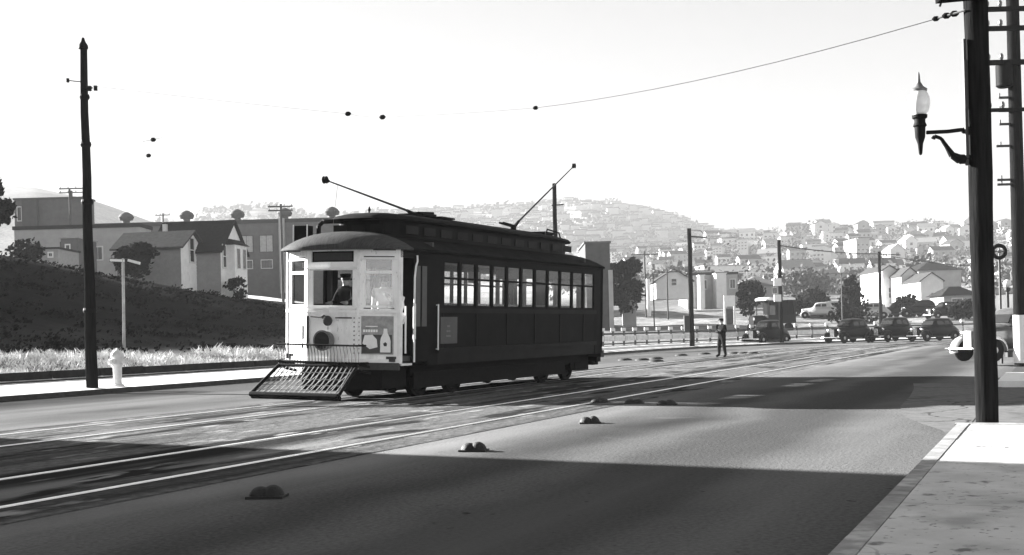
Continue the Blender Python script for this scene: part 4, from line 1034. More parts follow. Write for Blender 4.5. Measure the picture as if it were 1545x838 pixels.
# ------------------------------------------------------------------ people
def person(label, loc, rz, pose, cloth='cloth_dark', top='cloth_dark', hat=True, h=1.74, apron=None):
    J = {'pelvis': (0, 0, .94), 'belly': (0.01, 0, 1.08), 'chest': (.0, 0, 1.28), 'neckb': (-.01, 0, 1.46), 'neck': (.0, 0, 1.53), 'head': (.015, 0, 1.60), 'skull': (.01, 0, 1.68), 'crown': (0, 0, 1.74)}
    rad = {'pelvis': (.15, .12), 'belly': (.14, .11), 'chest': (.17, .12), 'neckb': (.10, .08), 'neck': (.058, .06), 'head': (.075, .085), 'skull': (.082, .092), 'crown': (.05, .06)}
    E = [('pelvis', 'belly'), ('belly', 'chest'), ('chest', 'neckb'), ('neckb', 'neck'), ('neck', 'head'), ('head', 'skull'), ('skull', 'crown')]
    for sd, s_ in (('l', 1), ('r', -1)):
        for nm, co_, rr in (('sho', (0, .19*s_, 1.42), .07), ('elb', (-.03, .26*s_, 1.14), .05), ('wri', (.06, .25*s_, .90), .034), ('palm', (.08, .25*s_, .83), .036),
                            ('hip', (0, .09*s_, .90), .105), ('knee', (.03, .11*s_, .50), .07), ('ank', (-.01, .12*s_, .10), .05), ('ball', (.10, .13*s_, .045), .045), ('toe', (.18, .14*s_, .035), .03)):
            J[nm+sd] = pose.get(nm+sd, co_); rad[nm+sd] = (rr, rr)
        E += [('chest', 'sho'+sd), ('sho'+sd, 'elb'+sd), ('elb'+sd, 'wri'+sd), ('wri'+sd, 'palm'+sd), ('pelvis', 'hip'+sd), ('hip'+sd, 'knee'+sd), ('knee'+sd, 'ank'+sd), ('ank'+sd, 'ball'+sd), ('ball'+sd, 'toe'+sd)]
    for k in ('pelvis', 'belly', 'chest', 'neckb', 'neck', 'head', 'skull', 'crown'):
        if k in pose: J[k] = pose[k]
    # fingers
    for sd, s_ in (('l', 1), ('r', -1)):
        px_, py_, pz_ = J['palm'+sd]; wx, wy, wz = J['wri'+sd]
        d = (Vector(J['palm'+sd])-Vector(J['wri'+sd])).normalized(); side = Vector((0, 0, 1)).cross(d); side = side.normalized() if side.length > .1 else Vector((1, 0, 0))
        for i, ln in enumerate((.06, .075, .08, .072, .058)):
            off = side*(i-2)*.019; base = Vector(J['palm'+sd])+off
            if i == 0: tip1 = base-side*.03+d*.02; tip2 = tip1-side*.01+d*.03
            else: tip1 = base+d*ln*.55; tip2 = base+d*ln*.95+Vector((.018, 0, 0))
            J['f%d1%s' % (i, sd)] = tuple(tip1); J['f%d2%s' % (i, sd)] = tuple(tip2); rad['f%d1%s' % (i, sd)] = (.0095, .0095); rad['f%d2%s' % (i, sd)] = (.008, .008)
            E += [('palm'+sd, 'f%d1%s' % (i, sd)), ('f%d1%s' % (i, sd), 'f%d2%s' % (i, sd))]
    names = list(J); idx = {k: i for i, k in enumerate(names)}; sc_ = h/1.77
    me = bpy.data.meshes.new('person_skeleton'); me.from_pydata([tuple(c*sc_ for c in J[k]) for k in names], [(idx[a], idx[b]) for a, b in E], [])
    o = bpy.data.objects.new('person', me); C.objects.link(o)
    sk = o.modifiers.new('skin', 'SKIN'); sk.use_smooth_shade = True; sb = o.modifiers.new('sub', 'SUBSURF'); sb.levels = 2; sb.render_levels = 2
    for k in names:
        me.skin_vertices[0].data[idx[k]].radius = tuple(r_*sc_*(1 if k[0] == 'f' or k in ('neck', 'head', 'skull', 'crown') else 1.3) for r_ in rad[k])
        me.skin_vertices[0].data[idx[k]].use_root = (k == 'pelvis')
    dg = bpy.context.evaluated_depsgraph_get(); m2 = bpy.data.meshes.new_from_object(o.evaluated_get(dg))
    o.modifiers.clear(); o.data = m2; m2.name = 'person'
    m2.materials.clear()
    for n_ in ('skin', top, cloth, 'tyre'): m2.materials.append(M[n_])
    pal = [Vector(J['palml'])*sc_, Vector(J['palmr'])*sc_]
    for p in m2.polygons:
        c = p.center; i = 1
        if c.z < .11*sc_: i = 3
        elif c.z < .96*sc_ and min((c-q).length for q in pal) > .16: i = 2
        if c.z > 1.51*sc_: i = 0
        if min((c-q).length for q in pal) < .085: i = 0
        p.material_index = i; p.use_smooth = True
    o.location = loc; o.rotation_euler = (0, 0, rz)
    tag(o, label, 'person')
    hx, hy, hz_ = J['skull']; hx *= sc_; hy *= sc_; hz_ *= sc_
    b = MB(); b.lathe([(.02, -.06), (.096, -.05), (.1, 0), (.085, .05), (.03, .078)], (hx-.015, hy, hz_), n=14); b.build('hair', 'iron_dark', o, smooth=True)
    b = MB(); b.lathe([(.001, -.012), (.018, -.008), (.012, .012), (.002, .03)], (hx+.085, hy, hz_-.055), ax=(.3, 0, 1), n=6)
    for s_ in (-1, 1): b.lathe([(.002, -.012), (.02, 0), (.002, .012)], (hx+.0, hy+s_*.088, hz_-.05), ax=(0, 1, 0), n=6)
    b.build('face', 'skin', o, smooth=True)
    b = MB()
    for s_ in (-1, 1): b.lathe([(.001, -.002), (.011, 0), (.001, .006)], (hx+.08, hy+s_*.032, hz_-.03), ax=(1, 0, 0), n=6)
    b.box(hx+.072, hx+.084, hy-.02, hy+.02, hz_-.094, hz_-.088); b.build('eyes_and_mouth', 'iron_black', o)
    if hat:
        b = MB(); b.lathe([(.10, 0), (.108, .035), (.118, .06), (.10, .075), (.02, .08)], (hx-.005, hy, hz_+.01), n=14); b.slab([(hx+.08, hy-.07, hz_+.012), (hx+.15, hy-.04, hz_-.004), (hx+.15, hy+.04, hz_-.004), (hx+.08, hy+.07, hz_+.012)], (0, 0, .012)); b.build('cap', 'cloth_dark', o, smooth=True)
    return o
g = gnd(1090, 539.5)
person('man in dark clothes standing on the road with feet apart and hands at his chest', (g.x, g.y, .02), R(215),
       {'elbl': (.02, .28, 1.14), 'wril': (.20, .14, 1.20), 'palml': (.25, .08, 1.23), 'elbr': (.0, -.28, 1.13), 'wrir': (.19, -.13, 1.15), 'palmr': (.25, -.07, 1.18),
        'kneel': (.06, .17, .50), 'ankl': (.04, .25, .10), 'balll': (.15, .28, .045), 'toel': (.22, .3, .035), 'kneer': (.02, -.17, .50), 'ankr': (-.04, -.24, .10), 'ballr': (.07, -.27, .045), 'toer': (.14, -.29, .035)}, h=1.66)

# ------------------------------------------------------------------ the tram
YAW = R(62.2)
TC = Vector((-.986-.15*.8846, 27.29+.15*.466, 0))
tram = thing('tram', 'old single tram with a white windowed front and dark sides on the far track', 'tram', TC, YAW)
TILT = Matrix.Translation((0, 0, .6)) @ Matrix.Rotation(R(2.3), 4, 'X') @ Matrix.Translation((0, 0, -.6))
TB = lambda: MB(TILT)
HW = 1.37; XF = -4.9; XR = 4.9
ZS, ZB, ZW, ZE = .72, 1.89, 2.84, 3.0
WX0, WX1, NW = -3.3, 4.4, 11
pitch = (WX1-WX0)/NW
# side walls
b = TB()
for sy in (-1, 1):
    y0, y1 = sorted((sy*HW, sy*(HW-.05)))
    xs = -3.5 if sy < 0 else XF
    b.box(xs, XR-.4, y0, y1, ZS+.28, ZB)                       # panel
    b.box(XF, XR, y0, y1, ZW, ZE)                              # letterboard
    for i in range(NW+1):
        x = WX0+i*pitch; b.box(x-.045, x+.045, y0, y1, ZB, ZW)
    b.box(-3.9, WX0-.04, y0, y1, ZB if sy < 0 else ZB, ZW) if sy < 0 else (b.box(-3.7, WX0-.04, y0, y1, ZB, ZW), b.box(XF, -4.72, y0, y1, ZB, ZW))
    b.box(-3.9, -3.5, y0, y1, ZS, ZB) if sy < 0 else None
    b.box(WX1+.04, XR, y0, y1, ZS, ZW)
b.build('side_wall', 'tram_dark', tram)
b = TB()
for sy in (-1, 1):
    xs = -3.5 if sy < 0 else XF
    yo = sy*HW
    b.box(xs, XR-.4, *sorted((yo+sy*.002, yo+sy*.022)), ZB-.12, ZB-.02); b.box(xs, XR-.4, *sorted((yo+sy*.002, yo+sy*.03)), ZS+.24, ZS+.33)
    b.box(XF, XR, *sorted((yo+sy*.002, yo+sy*.025)), ZE-.03, ZE+.02)
    for i in range(0, NW+1, 2): x = WX0+i*pitch; b.box(x-.02, x+.02, *sorted((yo+sy*.002, yo+sy*.012)), ZS+.34, ZB-.13)
b.build('side_moulding', 'tram_panel', tram)
b = TB(); b.box(-3.5, XR-.2, -HW+.01, HW-.01, ZS, ZS+.24); b.box(XF, -3.4, -.9, HW, ZS, ZS+.12); b.build('side_sill', 'tram_panel', tram)
# emblem panel near the door
b = TB(); b.box(-3.42, -2.75, -HW-.022, -HW-.002, ZS+.42, ZB-.2); pn = b.build('number_panel', 'tram_panel_door', tram)
b = TB()
for k, z in enumerate((1.28, 1.38, 1.48)): b.box(-3.2+.02*k, -3.02-.02*k, -HW-.026, -HW-.022, z, z+.035)
b.build('emblem', 'iron_grey', pn)
# side windows
for sy in (-1, 1):
    for i in range(NW):
        x0 = WX0+i*pitch+.045; x1 = WX0+(i+1)*pitch-.045; y = sy*(HW-.025)
        f_ = TB(); a, c = y-.015, y+.015; zm = ZB+.60
        f_.box(x0, x0+.025, a, c, ZB, ZW); f_.box(x1-.025, x1, a, c, ZB, ZW); f_.box(x0+.025, x1-.025, a, c, ZB, ZB+.04); f_.box(x0+.025, x1-.025, a, c, ZW-.03, ZW); f_.box(x0+.025, x1-.025, a, c, zm-.022, zm+.022)
        wn = f_.build('window', 'tram_dark', tram)
        g_ = TB(); g_.box(x0+.025, x1-.025, y-.003, y+.003, ZB+.04, zm-.022); g_.box(x0+.025, x1-.025, y-.003, y+.003, zm+.022, ZW-.03); g_.build('glass', 'glass_clear' if i < 2 else ('glass' if i % 3 else 'glass_old'), wn)
        if sy > 0 and i not in (0, 1):
            d = {2: 1, 3: 1, 4: 1, 5: .45, 8: .3}.get(i, .0)
            if d == 0: continue
            q_ = TB(); q_.box(x0+.02, x1-.02, y-.05, y-.03, ZW-(ZW-ZB)*d, ZW); q_.build('blind', 'blind' if i > 4 else 'cloth_grey', wn)
f_ = TB(); f_.box(-4.72, -3.7, HW-.04, HW-.01, ZB, ZB+.05); f_.box(-4.72, -3.7, HW-.04, HW-.01, ZW-.05, ZW); f_.box(-4.23, -4.19, HW-.04, HW-.01, ZB+.05, ZW-.05); wn = f_.build('window', 'tram_dark', tram)
# floor, bulkheads, seats
b = TB(); b.box(XF-.1, XR+.1, -HW+.06, HW-.06, ZS+.1, ZS+.2); b.build('floor', 'tram_inside', tram)
for x in (-3.6, 3.9):
    b = TB(); b.box(x-.03, x+.03, -HW+.06, -.42, ZS+.2, ZB); b.box(x-.03, x+.03, .42, HW-.06, ZS+.2, ZB); b.box(x-.03, x+.03, -HW+.06, HW-.06, ZW-.15, ZE+.2)
    for y in (-HW+.1, -.46, .46, HW-.1): b.box(x-.03, x+.03, y-.05, y+.05, ZB, ZW-.15)
    b.build('bulkhead', 'tram_inside', tram)
for i in range(9):
    for sy in (-1, 1):
        x = -3.0+i*.78; b = TB(); b.box(x, x+.4, *sorted((sy*.3, sy*1.1)), 1.25, 1.35); b.box(x+.36, x+.42, *sorted((sy*.3, sy*1.1)), 1.35, 1.98); b.build('seat', 'tram_inside', tram)
# front and rear ends (three facets, bowed middle)
def end_pts(sx):
    """plan outline of an end, from near (-y) to far (+y)"""
    xc = sx*5.23; xe = sx*4.9; return [(xe, -HW), (xc-sx*.01, -.58), (xc+sx*.04, 0), (xc-sx*.01, .58), (xe, HW)]
def facet(b, P, Q, z0, z1, th, u0=0.0, u1=1.0, out=0.0):
    P = Vector((*P, 0)); Q = Vector((*Q, 0)); d = (Q-P); n = Vector((d.y, -d.x, 0)).normalized()
    if n.x*P.x < 0: n = -n
    A = P+d*u0+n*out; B = P+d*u1+n*out
    b.add([A+Vector((0, 0, z0)), B+Vector((0, 0, z0)), B-n*th+Vector((0, 0, z0)), A-n*th+Vector((0, 0, z0)), A+Vector((0, 0, z1)), B+Vector((0, 0, z1)), B-n*th+Vector((0, 0, z1)), A-n*th+Vector((0, 0, z1))],
          [(0, 3, 2, 1), (4, 5, 6, 7), (0, 1, 5, 4), (1, 2, 6, 5), (2, 3, 7, 6), (3, 0, 4, 7)])
for sx in (-1, 1):
    E = end_pts(sx); paint = 'tram_white' if sx < 0 else 'tram_dark'
    R_, CA, CM, CB, L_ = E
    C1 = (CA, CB)
    w_ = TB()
    ZL = 1.84
    for P, Q in ((R_, CA), (CA, CM), (CM, CB), (CB, L_)):
        facet(w_, P, Q, .80, ZL, .05); facet(w_, P, Q, 2.96, 3.06, .05)
    # side facets: window openings
    for P, Q in ((R_, CA), (L_, CB)):
        facet(w_, P, Q, ZL, 2.96, .05, 0, .13); facet(w_, P, Q, ZL, 2.96, .05, .85, 1.0)
        facet(w_, P, Q, 2.86, 2.96, .05, .13, .85)
    for P, Q in ((CA, CM), (CB, CM)):
        facet(w_, P, Q, ZL, 2.96, .05, 0, .12)
        facet(w_, P, Q, 2.62, 2.75, .05, .12, 1.0)
    w_.build('front_wall' if sx < 0 else 'rear_wall', paint, tram)
    # trims
    tr = TB()
    for P, Q in ((R_, CA), (CA, CM), (CM, CB), (CB, L_)):
        facet(tr, P, Q, ZL-.08, ZL-.03, .03, out=.03); facet(tr, P, Q, .80, .87, .03, out=.025)
    for P, Q in ((CA, CM), (CB, CM)): facet(tr, P, Q, 2.615, 2.65, .04, -.06, 1.0, out=.055); facet(tr, P, Q, ZL+.0, ZL+.035, .04, -.02, 1.0, out=.045)
    for P, Q in ((R_, CA), (L_, CB)):
        facet(tr, P, Q, .88, 3.02, .02, -.01, .05, out=.018); facet(tr, P, Q, .88, 3.02, .02, .92, .98, out=.018); facet(tr, P, Q, 2.79, 2.81, .02, .06, .91, out=.02)
    tr.build('front_trim' if sx < 0 else 'rear_trim', 'tram_trim' if sx < 0 else 'tram_dark', tram)
    # windows of the end
    def endwin(P, Q, u0, u1, z0, z1, bar=None, gm='glass', name='front_window'):
        f_ = TB(); du = .05/ (Vector(Q)-Vector(P)).length
        facet(f_, P, Q, z0, z1, .03, u0, u0+du, out=-.01); facet(f_, P, Q, z0, z1, .03, u1-du, u1, out=-.01); facet(f_, P, Q, z0, z0+.05, .03, u0+du, u1-du, out=-.01); facet(f_, P, Q, z1-.05, z1, .03, u0+du, u1-du, out=-.01)
        if bar: facet(f_, P, Q, bar-.03, bar+.03, .03, u0+du, u1-du, out=-.01)
        wn = f_.build(name, 'tram_white' if sx < 0 else 'tram_dark', tram)
        g_ = TB(); facet(g_, P, Q, z0+.05, z1-.05, .005, u0+du, u1-du, out=-.022); g_.build('glass', gm, wn)
    endwin(R_, CA, .13, .85, 1.86, 2.84, bar=2.55, gm='glass_front'); endwin(L_, CB, .13, .85, 1.86, 2.84, bar=2.55, gm='glass_front')
    PP, QQ = CA, CB
    f_ = TB(); 
    facet(f_, CA, CM, ZL+.03, ZL+.06, .03, .12, 1, out=-.01); facet(f_, CB, CM, ZL+.03, ZL+.06, .03, .12, 1, out=-.01); facet(f_, CA, CM, 2.59, 2.62, .03, .12, 1, out=-.01); facet(f_, CB, CM, 2.59, 2.62, .03, .12, 1, out=-.01)
    facet(f_, CA, CM, ZL+.06, 2.59, .03, .12, .17, out=-.01); facet(f_, CB, CM, ZL+.06, 2.59, .03, .12, .17, out=-.01)
    wn = f_.build('front_window', 'tram_white' if sx < 0 else 'tram_dark', tram)
    g_ = TB(); facet(g_, CA, CM, ZL+.06, 2.59, .005, .17, 1, out=-.02); facet(g_, CB, CM, ZL+.06, 2.59, .005, .17, 1, out=-.02); g_.build('glass', 'glass', wn)
    f_ = TB(); facet(f_, CA, CM, 2.75, 2.96, .03, .12, 1, out=-.03); facet(f_, CB, CM, 2.75, 2.96, .03, .12, 1, out=-.03); sb_ = f_.build('destination_sign', 'tram_dark', tram)
    if sx < 0:
        f_ = TB(); facet(f_, CA, CM, 2.78, 2.93, .01, .2, 1, out=-.028); facet(f_, CB, CM, 2.78, 2.93, .01, .2, 1, out=-.028); f_.build('glass', 'iron_dark', sb_)
    # posts at corners
    f_ = TB(); 
    for y in (-HW, HW): f_.box(*sorted((sx*4.9, sx*4.80)), *sorted((y, y-.09*(1 if y > 0 else -1))), .78, 3.0)
    f_.build('corner_post', 'tram_trim' if sx < 0 else 'tram_dark', tram)
E = end_pts(-1); Rn, CA, CM, CB, Lf = E
# inside the vestibule: ceiling and dark screen
b = TB(); b.box(XF-.2, XR+.2, -HW+.08, HW-.08, 2.97, 3.0); b.build('ceiling', 'tram_inside', tram)
# near door: folded leaves, panel, grab rails
b = TB(); b.box(-4.42, -3.9, -HW, -HW+.04, .80, 2.9); b.box(-4.42, -4.38, -HW+.04, -HW+.45, .8, 2.9); dr = b.build('door', 'tram_dark', tram)
b = TB(); b.box(-4.36, -4.18, -HW-.012, -HW-.002, 1.5, 2.7); b.box(-4.12, -3.94, -HW-.012, -HW-.002, 1.5, 2.7); b.build('door_pane', 'tram_panel_door', dr)
b = TB(); b.box(-4.8, -4.42, -HW+.02, -HW+.35, .74, .78); b.build('door_step', 'tram_trim', tram)
b = TB(); b.pipe([(-4.44, -HW-.04, .80), (-4.44, -HW-.04, 2.45), (-4.40, -HW-.04, 2.68), (-4.33, -HW-.03, 2.78), (-4.32, -HW-.02, 2.9)], .02, 8); b.pipe([(-4.44, -HW-.04, 1.25), (-4.44, -HW-.04, 1.95)], .03, 8); b.build('grab_rail', 'tram_trim', tram)
b = TB(); b.tube((-4.74, -HW-.03, .98), (-4.74, -HW-.03, 1.9), .018, .018, 8); b.build('grab_rail', 'tram_trim', tram)
b = TB(); b.tube((-3.56, -HW-.05, 1.02), (-3.56, -HW-.05, 1.95), .016, .016, 8); b.tube((-3.56, -HW-.05, 1.04), (-3.56, -HW, 1.04), .01, .01, 6); b.tube((-3.56, -HW-.05, 1.93), (-3.56, -HW, 1.93), .01, .01, 6); b.build('grab_rail', 'tram_trim', tram)
b = TB(); b.lathe([(.03, -.14), (.06, -.05), (.05, .04), (.07, .12), (.02, .16)], (-4.62, -HW+.15, 1.95), n=7); b.lathe([(.02, -.1), (.05, 0), (.02, .12)], (-4.63, -HW+.1, 1.65), n=6); b.build('hanging_papers', 'cloth_white', tram)
# front details
def on_front(P, Q, u, z, out):
    P = Vector((*P, 0)); Q = Vector((*Q, 0)); d = Q-P; n = Vector((d.y, -d.x, 0)).normalized()
    if n.x > 0: n = -n
    return P+d*u+n*out+Vector((0, 0, z)), n
hp_, nn = on_front(CA, CM, 1.0, 1.22, .03)
b = TB(); b.lathe([(.10, 0), (.13, .05), (.175, .10), (.185, .24), (.20, .25), (.20, .28), (.165, .285)], hp_, ax=nn, n=24); hl = b.build('headlight', 'iron_grey', tram, smooth=True)
b = TB(); b.lathe([(.172, .27), (.165, .289), (.02, .292)], hp_, ax=nn, n=24); b.build('lens', 'window_dark', hl, smooth=True)
hp2_, _ = on_front(CA, CM, .98, 1.60, .02)
b = TB(); b.lathe([(.05, 0), (.075, .05), (.10, .09), (.10, .12), (.06, .13)], hp2_, ax=nn, n=16); b.lathe([(.03, 0), (.05, .05), (.03, .09)], hp2_+Vector((0, .13, .07)), ax=nn, n=10); b.build('marker_lamp', 'iron_dark', tram, smooth=True)
b = TB(); b.pipe([on_front(CA, CM, .12, 1.66, .06)[0], on_front(CA, CM, .75, 1.66, .06)[0]], .014); b.build('front_rod', 'iron_dark', tram); b = TB(); b.pipe([on_front(CB, CM, .2, 1.68, .06)[0], on_front(CB, CM, .8, 1.66, .06)[0]], .014)
b.build('front_rod', 'iron_dark', tram); b = TB(); b.pipe([on_front(CB, Lf, .12, 1.7, .06)[0], on_front(CB, Lf, .12, 1.05, .06)[0]], .014)
b.build('front_rod', 'iron_dark', tram); b = TB(); b.pipe([on_front(CB, CM, .05, 1.69, .05)[0], on_front(CB, CM, .05, 1.05, .05)[0]], .03, 6); b.build('front_rod', 'iron_dark', tram)
b = TB()
for k in range(9): c_, _ = on_front(CA, CM, .08, .98+k*.085, .0); b.lathe([(.016, 0), (.01, .02)], c_, ax=nn, n=6)
for k in range(9): c_, _ = on_front(Rn, CA, .93, .98+k*.085, .02); b.lathe([(.012, 0), (.008, .015)], c_, ax=nn, n=6)
b.build('rivets', 'iron_grey', tram)
# advertising board: bottle, card and lines of type too small to read
b = TB(); facet(b, Rn, CA, .96, 1.70, .02, .14, .88, out=.022); ad = b.build('advert_board', 'ad_board', tram)
b = TB(); facet(b, Rn, CA, .98, 1.34, .004, .17, .86, out=.026); b.build('advert_ground', 'ad_dark', ad)
def fpoly(b, P, Q, pts, out, th=.006):
    P = Vector((*P, 0)); Q = Vector((*Q, 0)); d = Q-P; n = Vector((d.y, -d.x, 0)).normalized()
    if n.x > 0: n = -n
    b.slab([P+d*u+n*out+Vector((0, 0, z)) for u, z in pts], -n*th)
b = TB(); fpoly(b, Rn, CA, [(.20, 1.0), (.44, 1.0), (.44, 1.22), (.42, 1.29), (.37, 1.37), (.36, 1.46), (.28, 1.46), (.27, 1.37), (.22, 1.29), (.20, 1.22)], .033); b.build('bottle_shape', 'sign_white', ad)
b = TB(); fpoly(b, Rn, CA, [(.50, 1.10), (.68, 1.06), (.85, 1.17), (.80, 1.33), (.62, 1.34), (.52, 1.25)], .033); b.build('card_shape', 'sign_white', ad)
b = TB()
for k in range(6): fpoly(b, Rn, CA, [(.50+k*.058, 1.39), (.545+k*.058, 1.39), (.545+k*.058, 1.44), (.50+k*.058, 1.44)], .03)
fpoly(b, Rn, CA, [(.50, 1.49), (.78, 1.49), (.78, 1.51), (.50, 1.51)], .03); b.build('advert_print', 'tram_trim', ad)
b = TB(); fpoly(b, Rn, CA, [(.29, 1.12), (.35, 1.12), (.37, 1.17), (.32, 1.2), (.28, 1.17)], .036); b.build('bottle_mark', 'iron_dark', ad)
b = TB(); facet(b, CB, Lf, 1.25, 1.5, .02, .25, .7, out=.02); b.build('notice', 'sign_white', tram)
# bumper
b = TB()
for P, Q in ((Rn, CA), (CA, CM), (CM, CB), (CB, Lf)): facet(b, P, Q, .66, .80, .12, out=.07)
b.build('front_bumper', 'iron_dark', tram)
ER = end_pts(1); b = TB()
for P, Q in zip(ER, ER[1:]): facet(b, P, Q, .62, .80, .12, out=.09)
b.build('rear_bumper', 'iron_dark', tram)
b = TB(); b.box(5.1, 5.35, -1.15, 1.15, .48, .86); b.box(4.95, 5.3, -1.1, 1.1, .40, .5); b.build('rear_fender', 'iron_black', tram)
# basket fender
FX0, FZ0, FX1, FZ1, FW0, FW1 = -6.55, .22, -5.82, .74, 1.02, .93
b = MB(Matrix.Translation((0, -.1, .3)) @ Matrix.Rotation(R(1.2), 4, 'X') @ Matrix.Translation((0, 0, -.3)))
fl, fr, tl, tr_ = Vector((FX0, FW0, FZ0)), Vector((FX0, -FW0, FZ0)), Vector((FX1, FW1, FZ1)), Vector((FX1, -FW1, FZ1))
b.tube(fl, fr, .05, .05, 8); b.tube(tl, tr_, .03, .03, 8); b.tube(fl, tl, .035, .035, 8); b.tube(fr, tr_, .035, .035, 8)
b.tube(fl+Vector((.05, 0, -.04)), fr+Vector((.05, 0, -.04)), .05, .05, 8)
fd = b.build('fender', 'iron_black', tram, smooth=True)
b = MB(Matrix.Translation((0, -.1, .3)) @ Matrix.Rotation(R(1.2), 4, 'X') @ Matrix.Translation((0, 0, -.3)))
n = 17
for i in range(1, n):
    f = i/n; A = fl.lerp(fr, f); B = tl.lerp(tr_, f); mid = A.lerp(B, .5)+Vector((0, 0, -.05))
    b.beam(A, mid, .022, .01); b.beam(mid, B, .022, .01)
for k in (.2, .4, .6, .8):
    A = fl.lerp(tl, k)+Vector((0, 0, -.05+.1*abs(k-.5))); B = fr.lerp(tr_, k)+Vector((0, 0, -.05+.1*abs(k-.5))); b.beam(A, B, .02, .012)
for i in range(0, n, 2):
    A = fl.lerp(fr, i/n).lerp(tl.lerp(tr_, i/n), .15); B = fl.lerp(fr, min(1, (i+2.2)/n)).lerp(tl.lerp(tr_, min(1, (i+2.2)/n)), .85); b.beam(A+Vector((0, 0, -.04)), B+Vector((0, 0, -.04)), .014, .008)
b.build('basket_lattice', 'lattice_iron', fd)
b = MB(TILT)
for z, xo in ((.80, -5.72), (1.14, -5.80)):
    b.pipe([(xo+.35, 1.15, z), (xo+.05, .95, z), (xo-.03, 0, z), (xo+.05, -.95, z), (xo+.3, -1.0, z)], .018 if z > 1 else .026, 6)
gt = b.build('front_gate', 'iron_black', tram)
b = MB(TILT)
for i in range(27):
    y = .95-1.9*i/26; xo = -5.74+.08*(y/.95)**2; b.pipe([(xo, y, .70), (xo-.015, y, .98), (xo-.06, y, 1.14)], .0075, 5)
b.build('gate_bar', 'iron_dark', gt)
b = MB(TILT)
for y in (-.9, -.3, .3, .9): b.beam((-5.25, y, .72), (-5.7, y, .80), .05, .05); b.beam((-5.2, y, .6), (-5.55, y, .66), .05, .05)
b.build('fender_bracket', 'iron_black', tram)
# running gear (not tilted)
for xc in (-2.7, 3.1):
    b = MB()
    for sy in (-1, 1):
        b.box(xc-1.15, xc+1.15, *sorted((sy*.92, sy*.98)), .42, .55)
        for dx in (-.7, .7): b.box(xc+dx-.12, xc+dx+.12, *sorted((sy*.86, sy*1.02)), .28, .56)
        b.box(xc-.3, xc+.3, *sorted((sy*.86, sy*1.0)), .25, .42)
    b.box(xc-.15, xc+.15, -.95, .95, .4, .6)
    tk = b.build('truck_frame', 'iron_black', tram)
    for dx in (-.7, .7):
        for sy in (-1, 1):
            b = MB(); b.lathe([(.06, -.06), (.36, -.06), (.40, -.05), (.385, .06), (.30, .06), (.28, .02), (.1, .02), (.08, .08)], (xc+dx, sy*.785, .40), ax=(0, sy, 0), n=24); b.build('wheel', 'wheel_steel', tk, smooth=True)
        b = MB(); b.tube((xc+dx, -.75, .4), (xc+dx, .75, .4), .06, .06, 8); b.build('axle', 'iron_black', tk)
b = MB(); b.box(-1.2, .4, -1.05, -.5, .35, .72); b.box(.6, 1.5, -1.0, -.6, .4, .72); b.tube((-1.0, .8, .5), (.3, .8, .5), .18, .18, 12); b.box(-1.5, 1.9, -.3, .3, .45, .75); b.build('equipment_box', 'iron_black', tram)
for sy in (-1, 1):
    b = TB(); b.box(-4.0, 4.3, *sorted((sy*1.0, sy*1.06)), .50, .74); b.build('shade_skirt', 'iron_black', tram)  # added planks that block light passing under the tram
    b = MB(); b.box(-3.95, 3.1, *sorted((sy*1.04, sy*1.08)), .20, .52); b.build('shade_strip', 'iron_black', tram)  # added dark strip covering the wheels where the undergear is in shade
b = MB(); b.box(-3.9, 3.2, -.62, .62, .16, .74); b.box(-3.9, -1.6, .88, 1.02, .2, .7); b.box(-1.4, 3.4, .88, 1.02, .18, .7); b.build('shade_core', 'iron_black', tram)  # added solid core, stops light coming through from the far side
for xc in (-4.45, 4.5):
    b = MB(); b.box(xc-.5, xc+.35, -1.0, .95, .24, .7); b.build('end_shade_box', 'iron_black', tram)  # added black box filling the shade under each platform
b = MB(); b.pipe([(-4.9, -.75, .5), (-4.5, -.75, .25), (-4.0, -.75, .5)], .03); b.beam((-4.7, -.95, .3), (-4.7, .95, .3), .05, .2); b.build('life_guard', 'iron_black', tram)
# roof
def roof_sec(x, hw, ze, rise, n=14):
    top = [(x, -hw+2*hw*i/n, ze+rise*(1-abs(-1+2*i/n)**2.4)) for i in range(n+1)]
    return top+[(x, hw*(1-2*i/n), ze-.04) for i in range(0, n+1)]
b = TB(); b.loft([roof_sec(x, 1.46, 3.03, .36) for x in (-4.55, -2, 0, 2, 4.55)]); b.build('lower_roof', 'tram_roof', tram, smooth=True)
for sx in (-1, 1):
    secs = []
    for k in range(11):
        f = k/10; a = f*math.pi/2; x = sx*(4.56+.98*math.sin(a)); hw = 1.46*max(.42, (1-(.94*math.sin(a))**3)**.5) if k < 10 else .56
        secs.append(roof_sec(x, hw, 3.03-.01*f, .36*max(.05, math.cos(a))**.8))
    b = TB(); b.loft(secs); b.build('front_hood' if sx < 0 else 'rear_hood', 'tram_hood' if sx < 0 else 'tram_roof', tram, smooth=True)
# clerestory with rounded ends
def oval(hx, hy, z, n=40, e=5): return [(x_, y_, z) for x_, y_ in superell(0, 0, hx, hy, n, e)]
b = TB(); b.loft([oval(4.36, .84, 3.2), oval(4.36, .84, 3.64)]); cl = b.build('clerestory', 'tram_dark', tram)
b = TB(); b.loft([oval(4.50, .94, 3.625), oval(4.52, .96, 3.66), oval(4.46, .90, 3.72), oval(4.2, .62, 3.79), oval(3.9, .35, 3.815)]); b.build('clerestory_roof', 'tram_roof', tram, smooth=True)
for i in range(12):
    x = -3.9+i*.68; b = TB(); b.box(x, x+.46, -.852, -.842, 3.38, 3.54); b.build('clerestory_pane', 'tram_panel', cl)
for y in (-.45, 0, .45): b = TB(); b.box(-4.372, -4.362, y-.16, y+.16, 3.36, 3.54); b.build('clerestory_pane', 'tram_panel', cl)
